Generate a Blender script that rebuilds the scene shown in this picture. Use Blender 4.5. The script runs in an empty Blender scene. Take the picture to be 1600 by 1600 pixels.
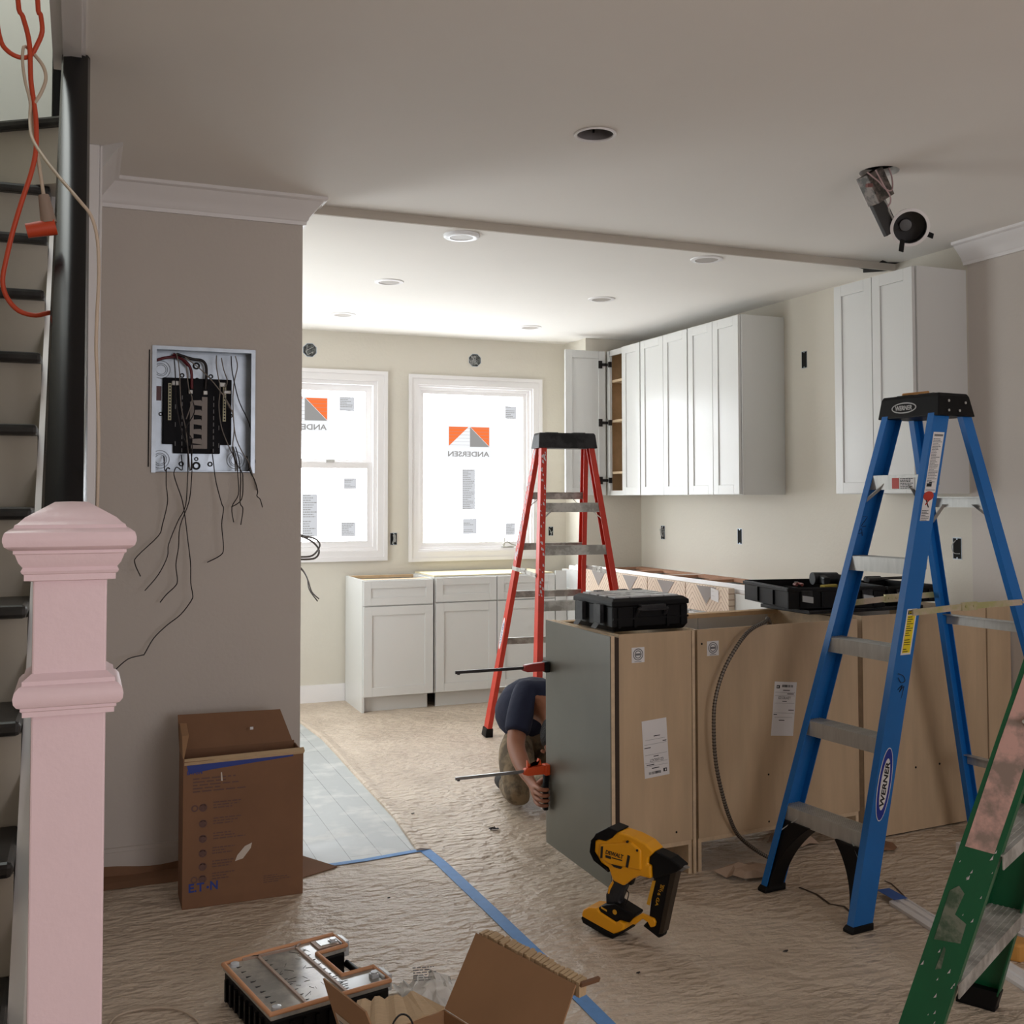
import bpy, bmesh, math, random
from mathutils import Vector, Matrix
R = math.radians
C = bpy.context.scene.collection
rnd = random.Random(7)

# ------------------------------------------------------------------ camera
cd = bpy.data.cameras.new('camera'); cam = bpy.data.objects.new('camera', cd); C.objects.link(cam)
_y, _p, _r = 0.384118692, 0.0364238564, -0.00165641
F = Vector((math.sin(_y)*math.cos(_p), math.cos(_y)*math.cos(_p), math.sin(_p)))
R0 = Vector((math.cos(_y), -math.sin(_y), 0)); U0 = R0.cross(F)
Rv = R0*math.cos(_r)+U0*math.sin(_r); Uv = -R0*math.sin(_r)+U0*math.cos(_r)
cam.matrix_world = Matrix(((Rv.x, Uv.x, -F.x, 0), (Rv.y, Uv.y, -F.y, 0), (Rv.z, Uv.z, -F.z, 1.42), (0, 0, 0, 1)))
cd.sensor_width = 36; cd.sensor_fit = 'HORIZONTAL'; cd.lens = 36*1666.3/1600; cd.shift_y = -83.2/1600
cd.clip_start = 0.02; cd.clip_end = 100
bpy.context.scene.camera = cam
# ------------------------------------------------------------------ world, light, exposure
vs = bpy.context.scene.view_settings
vs.view_transform = 'Standard'; vs.look = 'None'; vs.gamma = 1; vs.use_curve_mapping = False
vs.exposure = 0.0
w = bpy.data.worlds.new('world'); bpy.context.scene.world = w; w.use_nodes = True
bg = w.node_tree.nodes['Background']; bg.inputs[0].default_value = (0.80, 0.88, 1.0, 1); bg.inputs[1].default_value = 1.0
FILM_E = 9.8
def area(name, loc, rot, sx, sy, power, col):
    l = bpy.data.lights.new(name, 'AREA'); l.shape = 'RECTANGLE'; l.size = sx; l.size_y = sy; l.energy = power; l.color = col
    o = bpy.data.objects.new(name, l); C.objects.link(o); o.location = loc; o.rotation_euler = rot
    return o
# daylight entering by the street-side front windows behind the camera (points to +Y)
area('front_window_daylight', (1.9, -2.42, 1.55), (R(90), 0, 0), 1.9, 1.5, 50, (1.0, 0.94, 0.96))
# fill light added from the hidden left kitchen side, its source unseen (points to +X)
area('kitchen_left_fill', (-0.20, 5.9, 1.30), (R(90), 0, R(-90)), 1.1, 1.9, 40, (0.92, 0.97, 1.0))
# daylight of the stair skylight upstairs
area('stair_skylight', (-0.5, 3.4, 4.9), (0, 0, 0), 0.7, 1.6, 24, (0.94, 1.0, 0.98))

# ------------------------------------------------------------------ materials
def srgb(c):
    return tuple(((x/255)/12.92 if x/255 <= 0.04045 else ((x/255+0.055)/1.055)**2.4) for x in c)
MATS = {}
def mat(name, c, rough=0.6, metal=0.0, var=0.0, vscale=6.0, bump=0.0, bscale=30.0, emit=0.0, spec=None, c2=None, stretch=None, coat=0, trans=0, alpha=1):
    if name in MATS: return MATS[name]
    m = bpy.data.materials.new(name); m.use_nodes = True; MATS[name] = m
    nt = m.node_tree; b = nt.nodes['Principled BSDF']
    col = srgb(c)+(1,)
    b.inputs['Base Color'].default_value = col; b.inputs['Roughness'].default_value = rough; b.inputs['Metallic'].default_value = metal
    if spec is not None: b.inputs['Specular IOR Level'].default_value = spec
    if coat: b.inputs['Coat Weight'].default_value = coat
    if trans: b.inputs['Transmission Weight'].default_value = trans
    if alpha < 1: b.inputs['Alpha'].default_value = alpha
    tc = nt.nodes.new('ShaderNodeTexCoord'); mp = nt.nodes.new('ShaderNodeMapping')
    nt.links.new(tc.outputs['Object'], mp.inputs['Vector'])
    if stretch: mp.inputs['Scale'].default_value = stretch
    if var or c2:
        n = nt.nodes.new('ShaderNodeTexNoise'); n.inputs['Scale'].default_value = vscale; n.inputs['Detail'].default_value = 5; n.inputs['Roughness'].default_value = 0.6
        nt.links.new(mp.outputs[0], n.inputs['Vector'])
        cr = nt.nodes.new('ShaderNodeValToRGB'); nt.links.new(n.outputs['Fac'], cr.inputs['Fac'])
        if c2:
            lo, hi = srgb(c2)+(1,), col
            cr.color_ramp.elements[0].position = 0.42; cr.color_ramp.elements[1].position = 0.58
        else:
            lo = tuple(x*(1-var) for x in col[:3])+(1,); hi = tuple(min(1, x*(1+var)) for x in col[:3])+(1,)
            cr.color_ramp.elements[0].position = 0.3; cr.color_ramp.elements[1].position = 0.7
        cr.color_ramp.elements[0].color = lo; cr.color_ramp.elements[1].color = hi
        nt.links.new(cr.outputs[0], b.inputs['Base Color'])
    if bump:
        n2 = nt.nodes.new('ShaderNodeTexNoise'); n2.inputs['Scale'].default_value = bscale; n2.inputs['Detail'].default_value = 4
        nt.links.new(mp.outputs[0], n2.inputs['Vector'])
        bp = nt.nodes.new('ShaderNodeBump'); bp.inputs['Strength'].default_value = bump; bp.inputs['Distance'].default_value = 0.02
        nt.links.new(n2.outputs['Fac'], bp.inputs['Height']); nt.links.new(bp.outputs[0], b.inputs['Normal'])
    if emit:
        b.inputs['Emission Color'].default_value = col; b.inputs['Emission Strength'].default_value = emit
    return m
WALL = mat('wall_paint', (212, 206, 193), 0.75, var=0.02, vscale=1.5, bump=0.06, bscale=60)
WALL_SHADED = mat('wall_paint_shaded', (204, 196, 188), 0.75, var=0.02, vscale=1.5, bump=0.06, bscale=60)  # greyer copy of the wall paint, shade away from the windows put into its colour
CEIL = mat('ceiling_paint', (238, 234, 228), 0.85, var=0.015, vscale=1.2)
TRIM = mat('trim_paint', (234, 231, 230), 0.4)
CAB = mat('cabinet_white', (216, 216, 213), 0.28, spec=0.5)
PLY = mat('birch_plywood', (200, 174, 142), 0.55, var=0.10, vscale=2.2, stretch=(6, 6, 0.8))
PLYE = mat('plywood_edge', (214, 190, 158), 0.6, var=0.12, vscale=30)
PINE = mat('pine_wood', (205, 172, 132), 0.6, var=0.12, vscale=10)
FILMG = mat('green_grey_cabinet_skin', (98, 97, 87), 0.33, var=0.12, vscale=2.2)
BLACKP = mat('black_paint', (9, 9, 13), 0.24, spec=0.3)
RISER = mat('riser_paint', (178, 172, 160), 0.6, var=0.06, vscale=5)
TREAD = mat('tread_black', (17, 17, 19), 0.35, c2=(42, 42, 42), vscale=9)
PINK = mat('pink_primer', (246, 220, 226), 0.32, var=0.02, vscale=8, bump=0.04, bscale=80)
BLK = mat('black_plastic', (9, 9, 11), 0.5, spec=0.22)
BLKD = mat('dusty_black_plastic', (20, 20, 22), 0.5, c2=(46, 46, 48), vscale=12, spec=0.3)
DARK = mat('dark_void', (8, 8, 8), 0.9)
ALU = mat('aluminium', (186, 186, 182), 0.42, metal=0.35, var=0.12, vscale=8, stretch=(1, 6, 1))
ALUD = mat('worn_aluminium', (192, 190, 184), 0.5, metal=0.25, c2=(150, 147, 140), vscale=14)
ZINC = mat('zinc', (212, 196, 176), 0.32, metal=0.4, c2=(186, 184, 130), vscale=9)
GALV = mat('galvanised_steel', (176, 186, 196), 0.35, metal=0.55, var=0.12, vscale=14)
BLUE = mat('blue_fibreglass', (18, 106, 182), 0.38, var=0.05, vscale=5)
RED = mat('red_orange_fibreglass', (196, 52, 34), 0.45, var=0.14, vscale=6)
REDP = mat('paint_spattered_red_fibreglass', (190, 46, 36), 0.42, c2=(176, 130, 122), vscale=34)
GREEN = mat('green_fibreglass', (14, 92, 56), 0.42, var=0.10, vscale=6)
CARD = mat('cardboard', (160, 122, 88), 0.8, var=0.06, vscale=5)
CARDD = mat('brown_cardboard', (130, 94, 68), 0.8, var=0.08, vscale=4)
CARDL = mat('cardboard_light', (196, 168, 132), 0.85, var=0.10, vscale=20, stretch=(1, 14, 1))
WHITE = mat('white_label', (232, 230, 230), 0.5)
INK = mat('black_ink', (24, 24, 26), 0.6)
INKG = mat('grey_ink', (120, 120, 122), 0.6)
INKB = mat('blue_ink', (38, 60, 140), 0.6)
INKF = mat('faded_blue_ink', (104, 78, 72), 0.8)
YEL = mat('yellow_plastic', (238, 164, 14), 0.36)
YELL = mat('yellow_label', (240, 214, 30), 0.5)
REDL = mat('red_label', (190, 60, 44), 0.5)
TAPE = mat('blue_tape', (86, 142, 206), 0.6, var=0.08, vscale=30)
TAPED = mat('blue_tape_dark', (44, 92, 168), 0.6)
ORC = mat('orange_cord', (196, 70, 36), 0.45)
TANC = mat('tan_cord', (196, 178, 158), 0.5)
SKIN = mat('skin', (150, 98, 72), 0.55, var=0.06, vscale=20)
NAVY = mat('navy_cloth', (22, 28, 52), 0.9, bump=0.25, bscale=14)
KHAKI = mat('dusty_khaki_cloth', (138, 120, 96), 0.95, c2=(92, 80, 64), vscale=16, bump=0.3, bscale=14)
HAIR = mat('dark_hair', (26, 22, 20), 0.7, bump=0.6, bscale=120)
ORG = mat('orange_rubber', (222, 164, 122), 0.5)
CLEAR = mat('clear_plastic_lid', (150, 150, 146), 0.14, c2=(190, 186, 176), vscale=7, spec=0.7)
ORANGE = mat('clamp_orange', (212, 78, 28), 0.4)
STEEL = mat('steel_bar', (150, 150, 150), 0.3, metal=0.9)
DKST = mat('dark_steel', (50, 46, 46), 0.45, metal=0.6)
BAG = mat('plastic_bag', (206, 214, 220), 0.2, var=0.1, vscale=30)
CREAM = mat('cream_plastic', (222, 214, 196), 0.4)
# brown floor paper with crinkles
def floor_mat():
    m = bpy.data.materials.new('kraft_floor_paper'); m.use_nodes = True; nt = m.node_tree; b = nt.nodes['Principled BSDF']
    b.inputs['Roughness'].default_value = 0.42
    tc = nt.nodes.new('ShaderNodeTexCoord'); N = lambda sc, d, st=(1, 1, 1): None
    def noise(sc, d, st):
        mp = nt.nodes.new('ShaderNodeMapping'); mp.inputs['Scale'].default_value = st; nt.links.new(tc.outputs['Object'], mp.inputs[0])
        mp.inputs['Rotation'].default_value = (0, 0, 0.3)
        n = nt.nodes.new('ShaderNodeTexNoise'); n.inputs['Scale'].default_value = sc; n.inputs['Detail'].default_value = d; nt.links.new(mp.outputs[0], n.inputs['Vector']); return n
    a = noise(3.0, 6, (1, 1, 1)); cr = nt.nodes.new('ShaderNodeValToRGB'); nt.links.new(a.outputs['Fac'], cr.inputs[0])
    cr.color_ramp.elements[0].position = .3; cr.color_ramp.elements[0].color = srgb((196, 178, 158))+(1,)
    cr.color_ramp.elements[1].position = .72; cr.color_ramp.elements[1].color = srgb((218, 201, 181))+(1,)
    nt.links.new(cr.outputs[0], b.inputs['Base Color'])
    h1 = noise(16, 3, (1, 1.9, 1)); h2 = noise(60, 3, (1, 1, 1)); h3 = noise(5, 2, (1, 1, 1))
    def math_(op, x, y):
        n = nt.nodes.new('ShaderNodeMath'); n.operation = op
        for i, q in enumerate((x, y)):
            if isinstance(q, (int, float)): n.inputs[i].default_value = q
            else: nt.links.new(q, n.inputs[i])
        return n.outputs[0]
    hh = math_('ADD', math_('ADD', h1.outputs['Fac'], math_('MULTIPLY', h2.outputs['Fac'], .15)), math_('MULTIPLY', h3.outputs['Fac'], 1.0))
    bp = nt.nodes.new('ShaderNodeBump'); bp.inputs['Strength'].default_value = 1.0; bp.inputs['Distance'].default_value = 0.03
    nt.links.new(hh, bp.inputs['Height']); nt.links.new(bp.outputs[0], b.inputs['Normal'])
    return m
PAPER = floor_mat()
def plank_mat():
    m = bpy.data.materials.new('dusty_grey_planks'); m.use_nodes = True; nt = m.node_tree; b = nt.nodes['Principled BSDF']
    tc = nt.nodes.new('ShaderNodeTexCoord'); mp = nt.nodes.new('ShaderNodeMapping'); mp.inputs['Rotation'].default_value = (0, 0, R(90))
    nt.links.new(tc.outputs['Object'], mp.inputs[0])
    br = nt.nodes.new('ShaderNodeTexBrick'); br.inputs['Scale'].default_value = 1; br.inputs['Brick Width'].default_value = 1.2; br.inputs['Row Height'].default_value = 0.125
    br.inputs['Mortar Size'].default_value = 0.0015; br.inputs['Color1'].default_value = srgb((176, 180, 178))+(1,); br.inputs['Color2'].default_value = srgb((164, 168, 168))+(1,); br.inputs['Mortar'].default_value = srgb((100, 100, 100))+(1,)
    nt.links.new(mp.outputs[0], br.inputs['Vector']); 
    n = nt.nodes.new('ShaderNodeTexNoise'); n.inputs['Scale'].default_value = 7; n.inputs['Detail'].default_value = 8; nt.links.new(tc.outputs['Object'], n.inputs['Vector'])
    cr = nt.nodes.new('ShaderNodeValToRGB'); nt.links.new(n.outputs['Fac'], cr.inputs[0]); cr.color_ramp.elements[0].position = .5; cr.color_ramp.elements[1].position = .75
    mx = nt.nodes.new('ShaderNodeMixRGB'); nt.links.new(cr.outputs[0], mx.inputs[0]); nt.links.new(br.outputs[0], mx.inputs[1]); mx.inputs[2].default_value = srgb((206, 206, 202))+(1,)
    nt.links.new(mx.outputs[0], b.inputs['Base Color']); b.inputs['Roughness'].default_value = 0.36
    mr = nt.nodes.new('ShaderNodeMapRange'); nt.links.new(n.outputs['Fac'], mr.inputs[0]); mr.inputs[3].default_value = .25; mr.inputs[4].default_value = .6; nt.links.new(mr.outputs[0], b.inputs['Roughness'])
    return m
PLANK = plank_mat()
def herring_mat():
    m = bpy.data.materials.new('herringbone_print'); m.use_nodes = True; nt = m.node_tree; b = nt.nodes['Principled BSDF']; b.inputs['Roughness'].default_value = .6
    tc = nt.nodes.new('ShaderNodeTexCoord'); sp = nt.nodes.new('ShaderNodeSeparateXYZ'); nt.links.new(tc.outputs['Object'], sp.inputs[0])
    def M(op, x, y=0.0):
        n = nt.nodes.new('ShaderNodeMath'); n.operation = op
        for i, q in enumerate((x, y)):
            if isinstance(q, (int, float)): n.inputs[i].default_value = q
            else: nt.links.new(q, n.inputs[i])
        return n.outputs[0]
    tri = M('ABSOLUTE', M('SUBTRACT', M('FRACT', M('DIVIDE', sp.outputs['Y'], .29)), .5))
    s = M('FRACT', M('DIVIDE', M('ADD', sp.outputs['Z'], M('MULTIPLY', tri, .29*1.1)), .032))
    line = M('LESS_THAN', s, .13)
    mx = nt.nodes.new('ShaderNodeMixRGB'); nt.links.new(line, mx.inputs[0]); mx.inputs[1].default_value = srgb((226, 206, 186))+(1,); mx.inputs[2].default_value = srgb((150, 112, 86))+(1,)
    nt.links.new(mx.outputs[0], b.inputs['Base Color']); return m
HERR = herring_mat()
def emis(name, c, e):
    m = bpy.data.materials.new(name); m.use_nodes = True; nt = m.node_tree; nt.nodes.clear()
    o = nt.nodes.new('ShaderNodeOutputMaterial'); x = nt.nodes.new('ShaderNodeEmission'); x.inputs[0].default_value = srgb(c)+(1,); x.inputs[1].default_value = e
    nt.links.new(x.outputs[0], o.inputs[0]); return m
FILM = emis('daylit_window_film', (244, 250, 255), FILM_E)
P_OR = emis('daylit_orange_print', (255, 128, 70), 1.0); P_GR = emis('daylit_grey_print', (160, 158, 156), 1.0)
P_LG = emis('daylit_pale_print', (214, 216, 220), 1.0); P_BK = emis('daylit_bare_film', (250, 252, 255), 1.02); P_DK = emis('daylit_dark_print', (120, 120, 124), 1.0)

# ------------------------------------------------------------------ mesh builder
class MB:
    def __init__(s): s.v = []; s.f = []; s.m = []
    def add(s, vs_, fs, mi=0, T=None):
        k = len(s.v)
        s.v += [tuple(T @ Vector(q)) if T is not None else tuple(q) for q in vs_]
        s.f += [tuple(i+k for i in f) for f in fs]; s.m += [mi]*len(fs); return s
    def box(s, x0, x1, y0, y1, z0, z1, mi=0, T=None):
        P = [(x0, y0, z0), (x1, y0, z0), (x1, y1, z0), (x0, y1, z0), (x0, y0, z1), (x1, y0, z1), (x1, y1, z1), (x0, y1, z1)]
        return s.hexa(P, mi, T)
    def hexa(s, P, mi=0, T=None):
        return s.add(P, [(3, 2, 1, 0), (4, 5, 6, 7), (0, 1, 5, 4), (1, 2, 6, 5), (2, 3, 7, 6), (3, 0, 4, 7)], mi, T)
    def bar(s, p0, p1, wv, tv, mi=0):
        """a box from p0 to p1 with half-width vector wv and half-thickness vector tv"""
        p0, p1, wv, tv = map(Vector, (p0, p1, wv, tv))
        return s.hexa([p0-wv-tv, p0+wv-tv, p0+wv+tv, p0-wv+tv, p1-wv-tv, p1+wv-tv, p1+wv+tv, p1-wv+tv], mi)
    def ring(s, rings, mi=0, cap=True, close=False):
        n = len(rings[0]); fs = []
        L = len(rings)
        for i in range(L if close else L-1):
            a, b = i*n, ((i+1) % L)*n
            fs += [(a+j, a+(j+1) % n, b+(j+1) % n, b+j) for j in range(n)]
        if cap and not close: fs += [tuple(range(n))[::-1], tuple((L-1)*n+j for j in range(n))]
        return s.add([p for r in rings for p in r], fs, mi)
    def tube(s, pts, r, seg=8, mi=0, smooth=True, closed=False, sub=4):
        P = [Vector(p) for p in pts]
        if smooth and len(P) > 2:
            Q = []; n = len(P)
            for i in range(n if closed else n-1):
                p0 = P[(i-1) % n] if (closed or i > 0) else P[0]; p1 = P[i]; p2 = P[(i+1) % n]; p3 = P[(i+2) % n] if (closed or i < n-2) else P[-1]
                for k in range(sub):
                    t = k/sub; Q.append(.5*((2*p1)+(-p0+p2)*t+(2*p0-5*p1+4*p2-p3)*t*t+(-p0+3*p1-3*p2+p3)*t**3))
            if not closed: Q.append(P[-1])
            P = Q
        n = len(P); rings = []; up = None
        for i, p in enumerate(P):
            if closed: t = (P[(i+1) % n]-P[i-1])
            else: t = P[min(i+1, n-1)]-P[max(i-1, 0)]
            if t.length < 1e-9: t = Vector((0, 0, 1))
            t.normalize()
            if up is None:
                up = Vector((0, 0, 1)) if abs(t.z) < .9 else Vector((1, 0, 0))
            up = (up-t*up.dot(t)); up.normalize(); b = t.cross(up)
            rr = r[i*len(r)//n] if isinstance(r, (list, tuple)) else r
            rings.append([p+(up*math.cos(2*math.pi*j/seg)+b*math.sin(2*math.pi*j/seg))*rr for j in range(seg)])
        return s.ring(rings, mi, close=closed)
    def cyl(s, p0, p1, r0, r1=None, seg=16, mi=0):
        r1 = r0 if r1 is None else r1
        p0, p1 = Vector(p0), Vector(p1); t = (p1-p0).normalized(); a = t.orthogonal().normalized(); b = t.cross(a)
        return s.ring([[p+(a*math.cos(2*math.pi*j/seg)+b*math.sin(2*math.pi*j/seg))*r for j in range(seg)] for p, r in ((p0, r0), (p1, r1))], mi)
    def lathe(s, prof, c, axis=(0, 0, 1), seg=32, mi=0, cap=False):
        c = Vector(c); t = Vector(axis).normalized(); a = t.orthogonal().normalized(); b = t.cross(a)
        return s.ring([[c+t*h+(a*math.cos(2*math.pi*j/seg)+b*math.sin(2*math.pi*j/seg))*r for j in range(seg)] for r, h in prof], mi, cap=cap)
    def prism(s, poly, fn, t0, t1, mi=0):
        A = [fn(a, b, t0) for a, b in poly]; B = [fn(a, b, t1) for a, b in poly]; n = len(poly)
        return s.add(A+B, [tuple(range(n))[::-1], tuple(range(n, 2*n))]+[(i, (i+1) % n, n+(i+1) % n, n+i) for i in range(n)], mi)
    def sq_lathe(s, prof, cx, cy, mi=0):
        """square mouldings: prof = (half width, z)"""
        return s.ring([[(cx-h, cy-h, z), (cx+h, cy-h, z), (cx+h, cy+h, z), (cx-h, cy+h, z)] for h, z in prof], mi)
    def rect(s, o, xv, yv, n=None, t=0.0006, mi=0):
        o, xv, yv = map(Vector, (o, xv, yv)); n = (Vector(n) if n is not None else xv.cross(yv)).normalized()*t
        return s.hexa([o, o+xv, o+xv+yv, o+yv, o+n, o+xv+n, o+xv+yv+n, o+yv+n], mi)
    def text(s, body, o, xv, yv, t=0.0008, mi=0, bold=0.0, ns=1):
        o, xv, yv = map(Vector, (o, xv, yv)); n = xv.cross(yv).normalized()*ns
        V, Fc = glyphs(body, bold)
        return s.add([o+xv*x+yv*y+n*(t*z) for x, y, z in V], Fc, mi)
    def build(s, name, mats, parent=None, world=False, bevel=0.0, smooth=0, label=None, cat=None, group=None, kind=None, loc=None, seg=2):
        me = bpy.data.meshes.new(name)
        V = s.v
        if world and parent is not None:
            I = parent_matrix(parent).inverted(); V = [I @ Vector(q) for q in V]
        if loc is not None and parent is None: V = [Vector(q)-Vector(loc) for q in V]
        me.from_pydata([tuple(q) for q in V], [], s.f)
        if not isinstance(mats, (list, tuple)): mats = [mats]
        for m in mats: me.materials.append(m)
        for p, i in zip(me.polygons, s.m): p.material_index = i
        bm = bmesh.new(); bm.from_mesh(me); bmesh.ops.recalc_face_normals(bm, faces=bm.faces); bm.to_mesh(me); bm.free()
        if smooth:
            for p in me.polygons: p.use_smooth = True
            me.set_sharp_from_angle(angle=R(smooth))
        o = bpy.data.objects.new(name, me); C.objects.link(o)
        if loc is not None and parent is None: o.location = loc
        if parent is not None: o.parent = parent
        if bevel:
            b = o.modifiers.new('bevel', 'BEVEL'); b.width = bevel; b.segments = seg; b.limit_method = 'ANGLE'; b.angle_limit = R(40)
        tag(o, label, cat, group, kind)
        return o
_gl = {}
def glyphs(body, bold=0.0):
    k = (body, bold)
    if k in _gl: return _gl[k]
    cu = bpy.data.curves.new('lettering', 'FONT'); cu.body = body; cu.size = 1; cu.extrude = 0.5; cu.resolution_u = 3; cu.offset = bold
    ob = bpy.data.objects.new('lettering', cu); me = bpy.data.meshes.new_from_object(ob)
    V = [tuple(v.co) for v in me.vertices]; Fc = [tuple(p.vertices) for p in me.polygons]
    bpy.data.objects.remove(ob); bpy.data.meshes.remove(me); bpy.data.curves.remove(cu)
    if not V: V = [(0, 0, 0), (1, 0, 0), (1, 1, 0)]; Fc = [(0, 1, 2)]
    x0 = min(v[0] for v in V); x1 = max(v[0] for v in V); y0 = min(v[1] for v in V); y1 = max(v[1] for v in V)
    V = [((v[0]-x0)/(x1-x0), (v[1]-y0)/(y1-y0), v[2]+.5) for v in V]
    _gl[k] = (V, Fc); return _gl[k]
def parent_matrix(o):
    M = Matrix.Translation(o.location) @ o.rotation_euler.to_matrix().to_4x4()
    return parent_matrix(o.parent) @ M if o.parent else M
def tag(o, label=None, cat=None, group=None, kind=None):
    if label: o['label'] = label
    if cat: o['category'] = cat
    if group: o['group'] = group
    if kind: o['kind'] = kind
    return o
def thing(name, label, cat, loc=(0, 0, 0), rz=0, group=None, kind=None):
    o = bpy.data.objects.new(name, None); C.objects.link(o); o.location = loc; o.rotation_euler = (0, 0, rz); o.empty_display_size = .1
    return tag(o, label, cat, group, kind)
def dup(root, loc, rz=None, label=None):
    def cp(o, par):
        c = o.copy(); C.objects.link(c)
        if par is not None: c.parent = par
        for ch in [q for q in bpy.data.objects if q.parent == o and q != c]: cp(ch, c)
        return c
    r = cp(root, None); r.location = loc
    if rz is not None: r.rotation_euler = (0, 0, rz)
    if label: r['label'] = label
    return r
def scribble(mb, o, xv, yv, rows, seed, mi, t=0.0012, dens=.8, h=.5):
    """lines of small unreadable print"""
    rr = random.Random(seed); o, xv, yv = map(Vector, (o, xv, yv)); n = xv.cross(yv).normalized()
    for i in range(rows):
        if rr.random() > dens: continue
        y = 1-(i+.75)/rows; x = .06
        end = rr.uniform(.45, .94)
        while x < end:
            l = rr.uniform(.05, .18); l = min(l, end-x)
            mb.rect(o+xv*x+yv*y, xv*l, yv*(h/rows), n, t, mi); x += l+.03
def barcode(mb, o, xv, yv, seed, mi, t=0.0012, n_=18):
    rr = random.Random(seed); o, xv, yv = map(Vector, (o, xv, yv)); n = xv.cross(yv).normalized()
    for i in range(n_): mb.rect(o+xv*(i/n_), xv*(rr.choice((.25, .5, .7))/n_), yv, n, t, mi)

# ================================================================== THE ROOM
def S(name, mb, m, **k): return mb.build(name, m, kind='structure', **k)
YP, ZF, ZK, YB, XR = 4.30, 2.63, 2.60, 7.44, 3.91
# floor: kraft paper everywhere, left kitchen strip of bare planks
S('floor', MB().box(-1.1, 4.1, -2.6, 7.6, -.05, 0), PAPER)
pl = MB(); pl.add([(.828, 4.142, .0012), (.905, 4.142, .0012), (1.279, 4.166, .0012), (1.313, 4.62, .0012), (1.325, 5.37, .0012), (1.341, 6.29, .0012), (1.304, 6.86, .0012), (1.2, 7.3, .0012), (-.2, 7.3, .0012), (-.2, 4.43, .0012), (.828, 4.43, .0012)], [tuple(range(11))])
pl.build('exposed_floor_planks', PLANK, label='dusty grey floor planks left bare beside the kitchen paper edge', cat='floor planks', kind='structure')
# front ceiling with the stair opening at X < -0.09 and the kitchen ceiling slightly lower
cf = MB()
holes = [(2.742, 3.13, .072), (1.575, 3.152, .062)]
def plate_with_hole(mb, x0, x1, y0, y1, z0, z1, hx, hy, r, n=32):
    """slab with a round hole; outer boundary is sampled on the rectangle"""
    outer = []; inner = []
    for i in range(n):
        a = 2*math.pi*(i+.5)/n; c, s_ = math.cos(a), math.sin(a)
        tx = ((x1-hx)/c if c > 0 else (x0-hx)/c) if abs(c) > 1e-6 else 1e9
        ty = ((y1-hy)/s_ if s_ > 0 else (y0-hy)/s_) if abs(s_) > 1e-6 else 1e9
        t = min(tx, ty); outer.append((hx+c*t, hy+s_*t)); inner.append((hx+c*r, hy+s_*r))
    V = [(p[0], p[1], z) for z in (z0, z1) for ring in (outer, inner) for p in ring]; f = []
    for i in range(n):
        j = (i+1) % n
        f += [(i, j, n+j, n+i), (2*n+i, 3*n+i, 3*n+j, 2*n+j), (n+i, n+j, 3*n+j, 3*n+i)]
    mb.add(V, f)
    # corner fillers
    for cx_, cy_ in ((x0, y0), (x1, y0), (x1, y1), (x0, y1)):
        near = sorted(outer, key=lambda p: (p[0]-cx_)**2+(p[1]-cy_)**2)
        e1 = next(p for p in near if abs(p[0]-cx_) < 1e-6); e2 = next((p for p in near if abs(p[1]-cy_) < 1e-6), None)
        if e2: mb.add([(cx_, cy_, z0), (e1[0], e1[1], z0), (e2[0], e2[1], z0), (cx_, cy_, z1), (e1[0], e1[1], z1), (e2[0], e2[1], z1)], [(0, 1, 2), (3, 4, 5)])
plate_with_hole(cf, 2.2, 3.3, 2.7, 3.6, ZF, ZF+.03, *holes[0])
plate_with_hole(cf, 1.1, 2.2, 2.7, 3.6, ZF, ZF+.03, *holes[1])
cf.box(-.01, 1.1, -2.6, 4.36, ZF, ZF+.03); cf.box(3.3, 4.1, -2.6, 4.36, ZF, ZF+.03)
cf.box(1.1, 3.3, -2.6, 2.7, ZF, ZF+.03); cf.box(1.1, 3.3, 3.6, 4.36, ZF, ZF+.03)
cf.box(-1.1, -.01, -2.6, 1.1, ZF, ZF+.03)
S('ceiling', cf, CEIL)
S('ceiling', MB().box(-.3, 4.1, 4.36, 7.6, ZK, ZK+.06), CEIL)
S('ceiling', MB().box(-1.1, 4.1, -2.6, 7.6, 5.0, 5.05), CEIL)
# walls
bw = MB()
W1, W2 = (1.06, 1.965, 1.045, 2.255), (2.265, 3.175, 1.03, 2.245)
for a, b, c, d in ((-.3, 1.06, 0, 2.6), (1.965, 2.265, 0, 2.6), (3.175, 4.1, 0, 2.6), (1.06, 1.965, 0, 1.045), (1.06, 1.965, 2.255, 2.6), (2.265, 3.175, 0, 1.03), (2.265, 3.175, 2.245, 2.6)):
    bw.box(a, b, YB, YB+.14, c, d)
S('wall_back', bw, WALL)
S('wall_right', MB().box(XR, XR+.12, 3.87, 7.6, 0, 2.66), WALL); S('wall_right', MB().box(XR, XR+.12, -2.6, 3.87, 0, 2.66), WALL_SHADED)  # near part takes the greyer copy with the shade in its colour
S('wall_corner', MB().box(3.45, XR, 7.08, YB, 0, ZK), WALL)
pw = MB()
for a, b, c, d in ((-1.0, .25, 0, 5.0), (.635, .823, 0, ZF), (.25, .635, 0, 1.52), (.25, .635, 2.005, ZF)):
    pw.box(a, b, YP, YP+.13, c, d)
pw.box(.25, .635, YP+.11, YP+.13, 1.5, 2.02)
S('wall_partition', pw, WALL_SHADED)
S('wall_stair', MB().box(-.055, .034, 3.90, YP, 0, ZF).box(-.055, .0, 1.1, YP, ZF+.03, 5.0), WALL_SHADED)
S('wall_left', MB().box(-1.1, -.98, -2.6, YP+.13, 0, 5.0), WALL)
S('wall_kitchen_left', MB().box(-.42, -.30, YP+.13, 7.6, 0, 2.6), WALL)
fw = MB()
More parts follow.
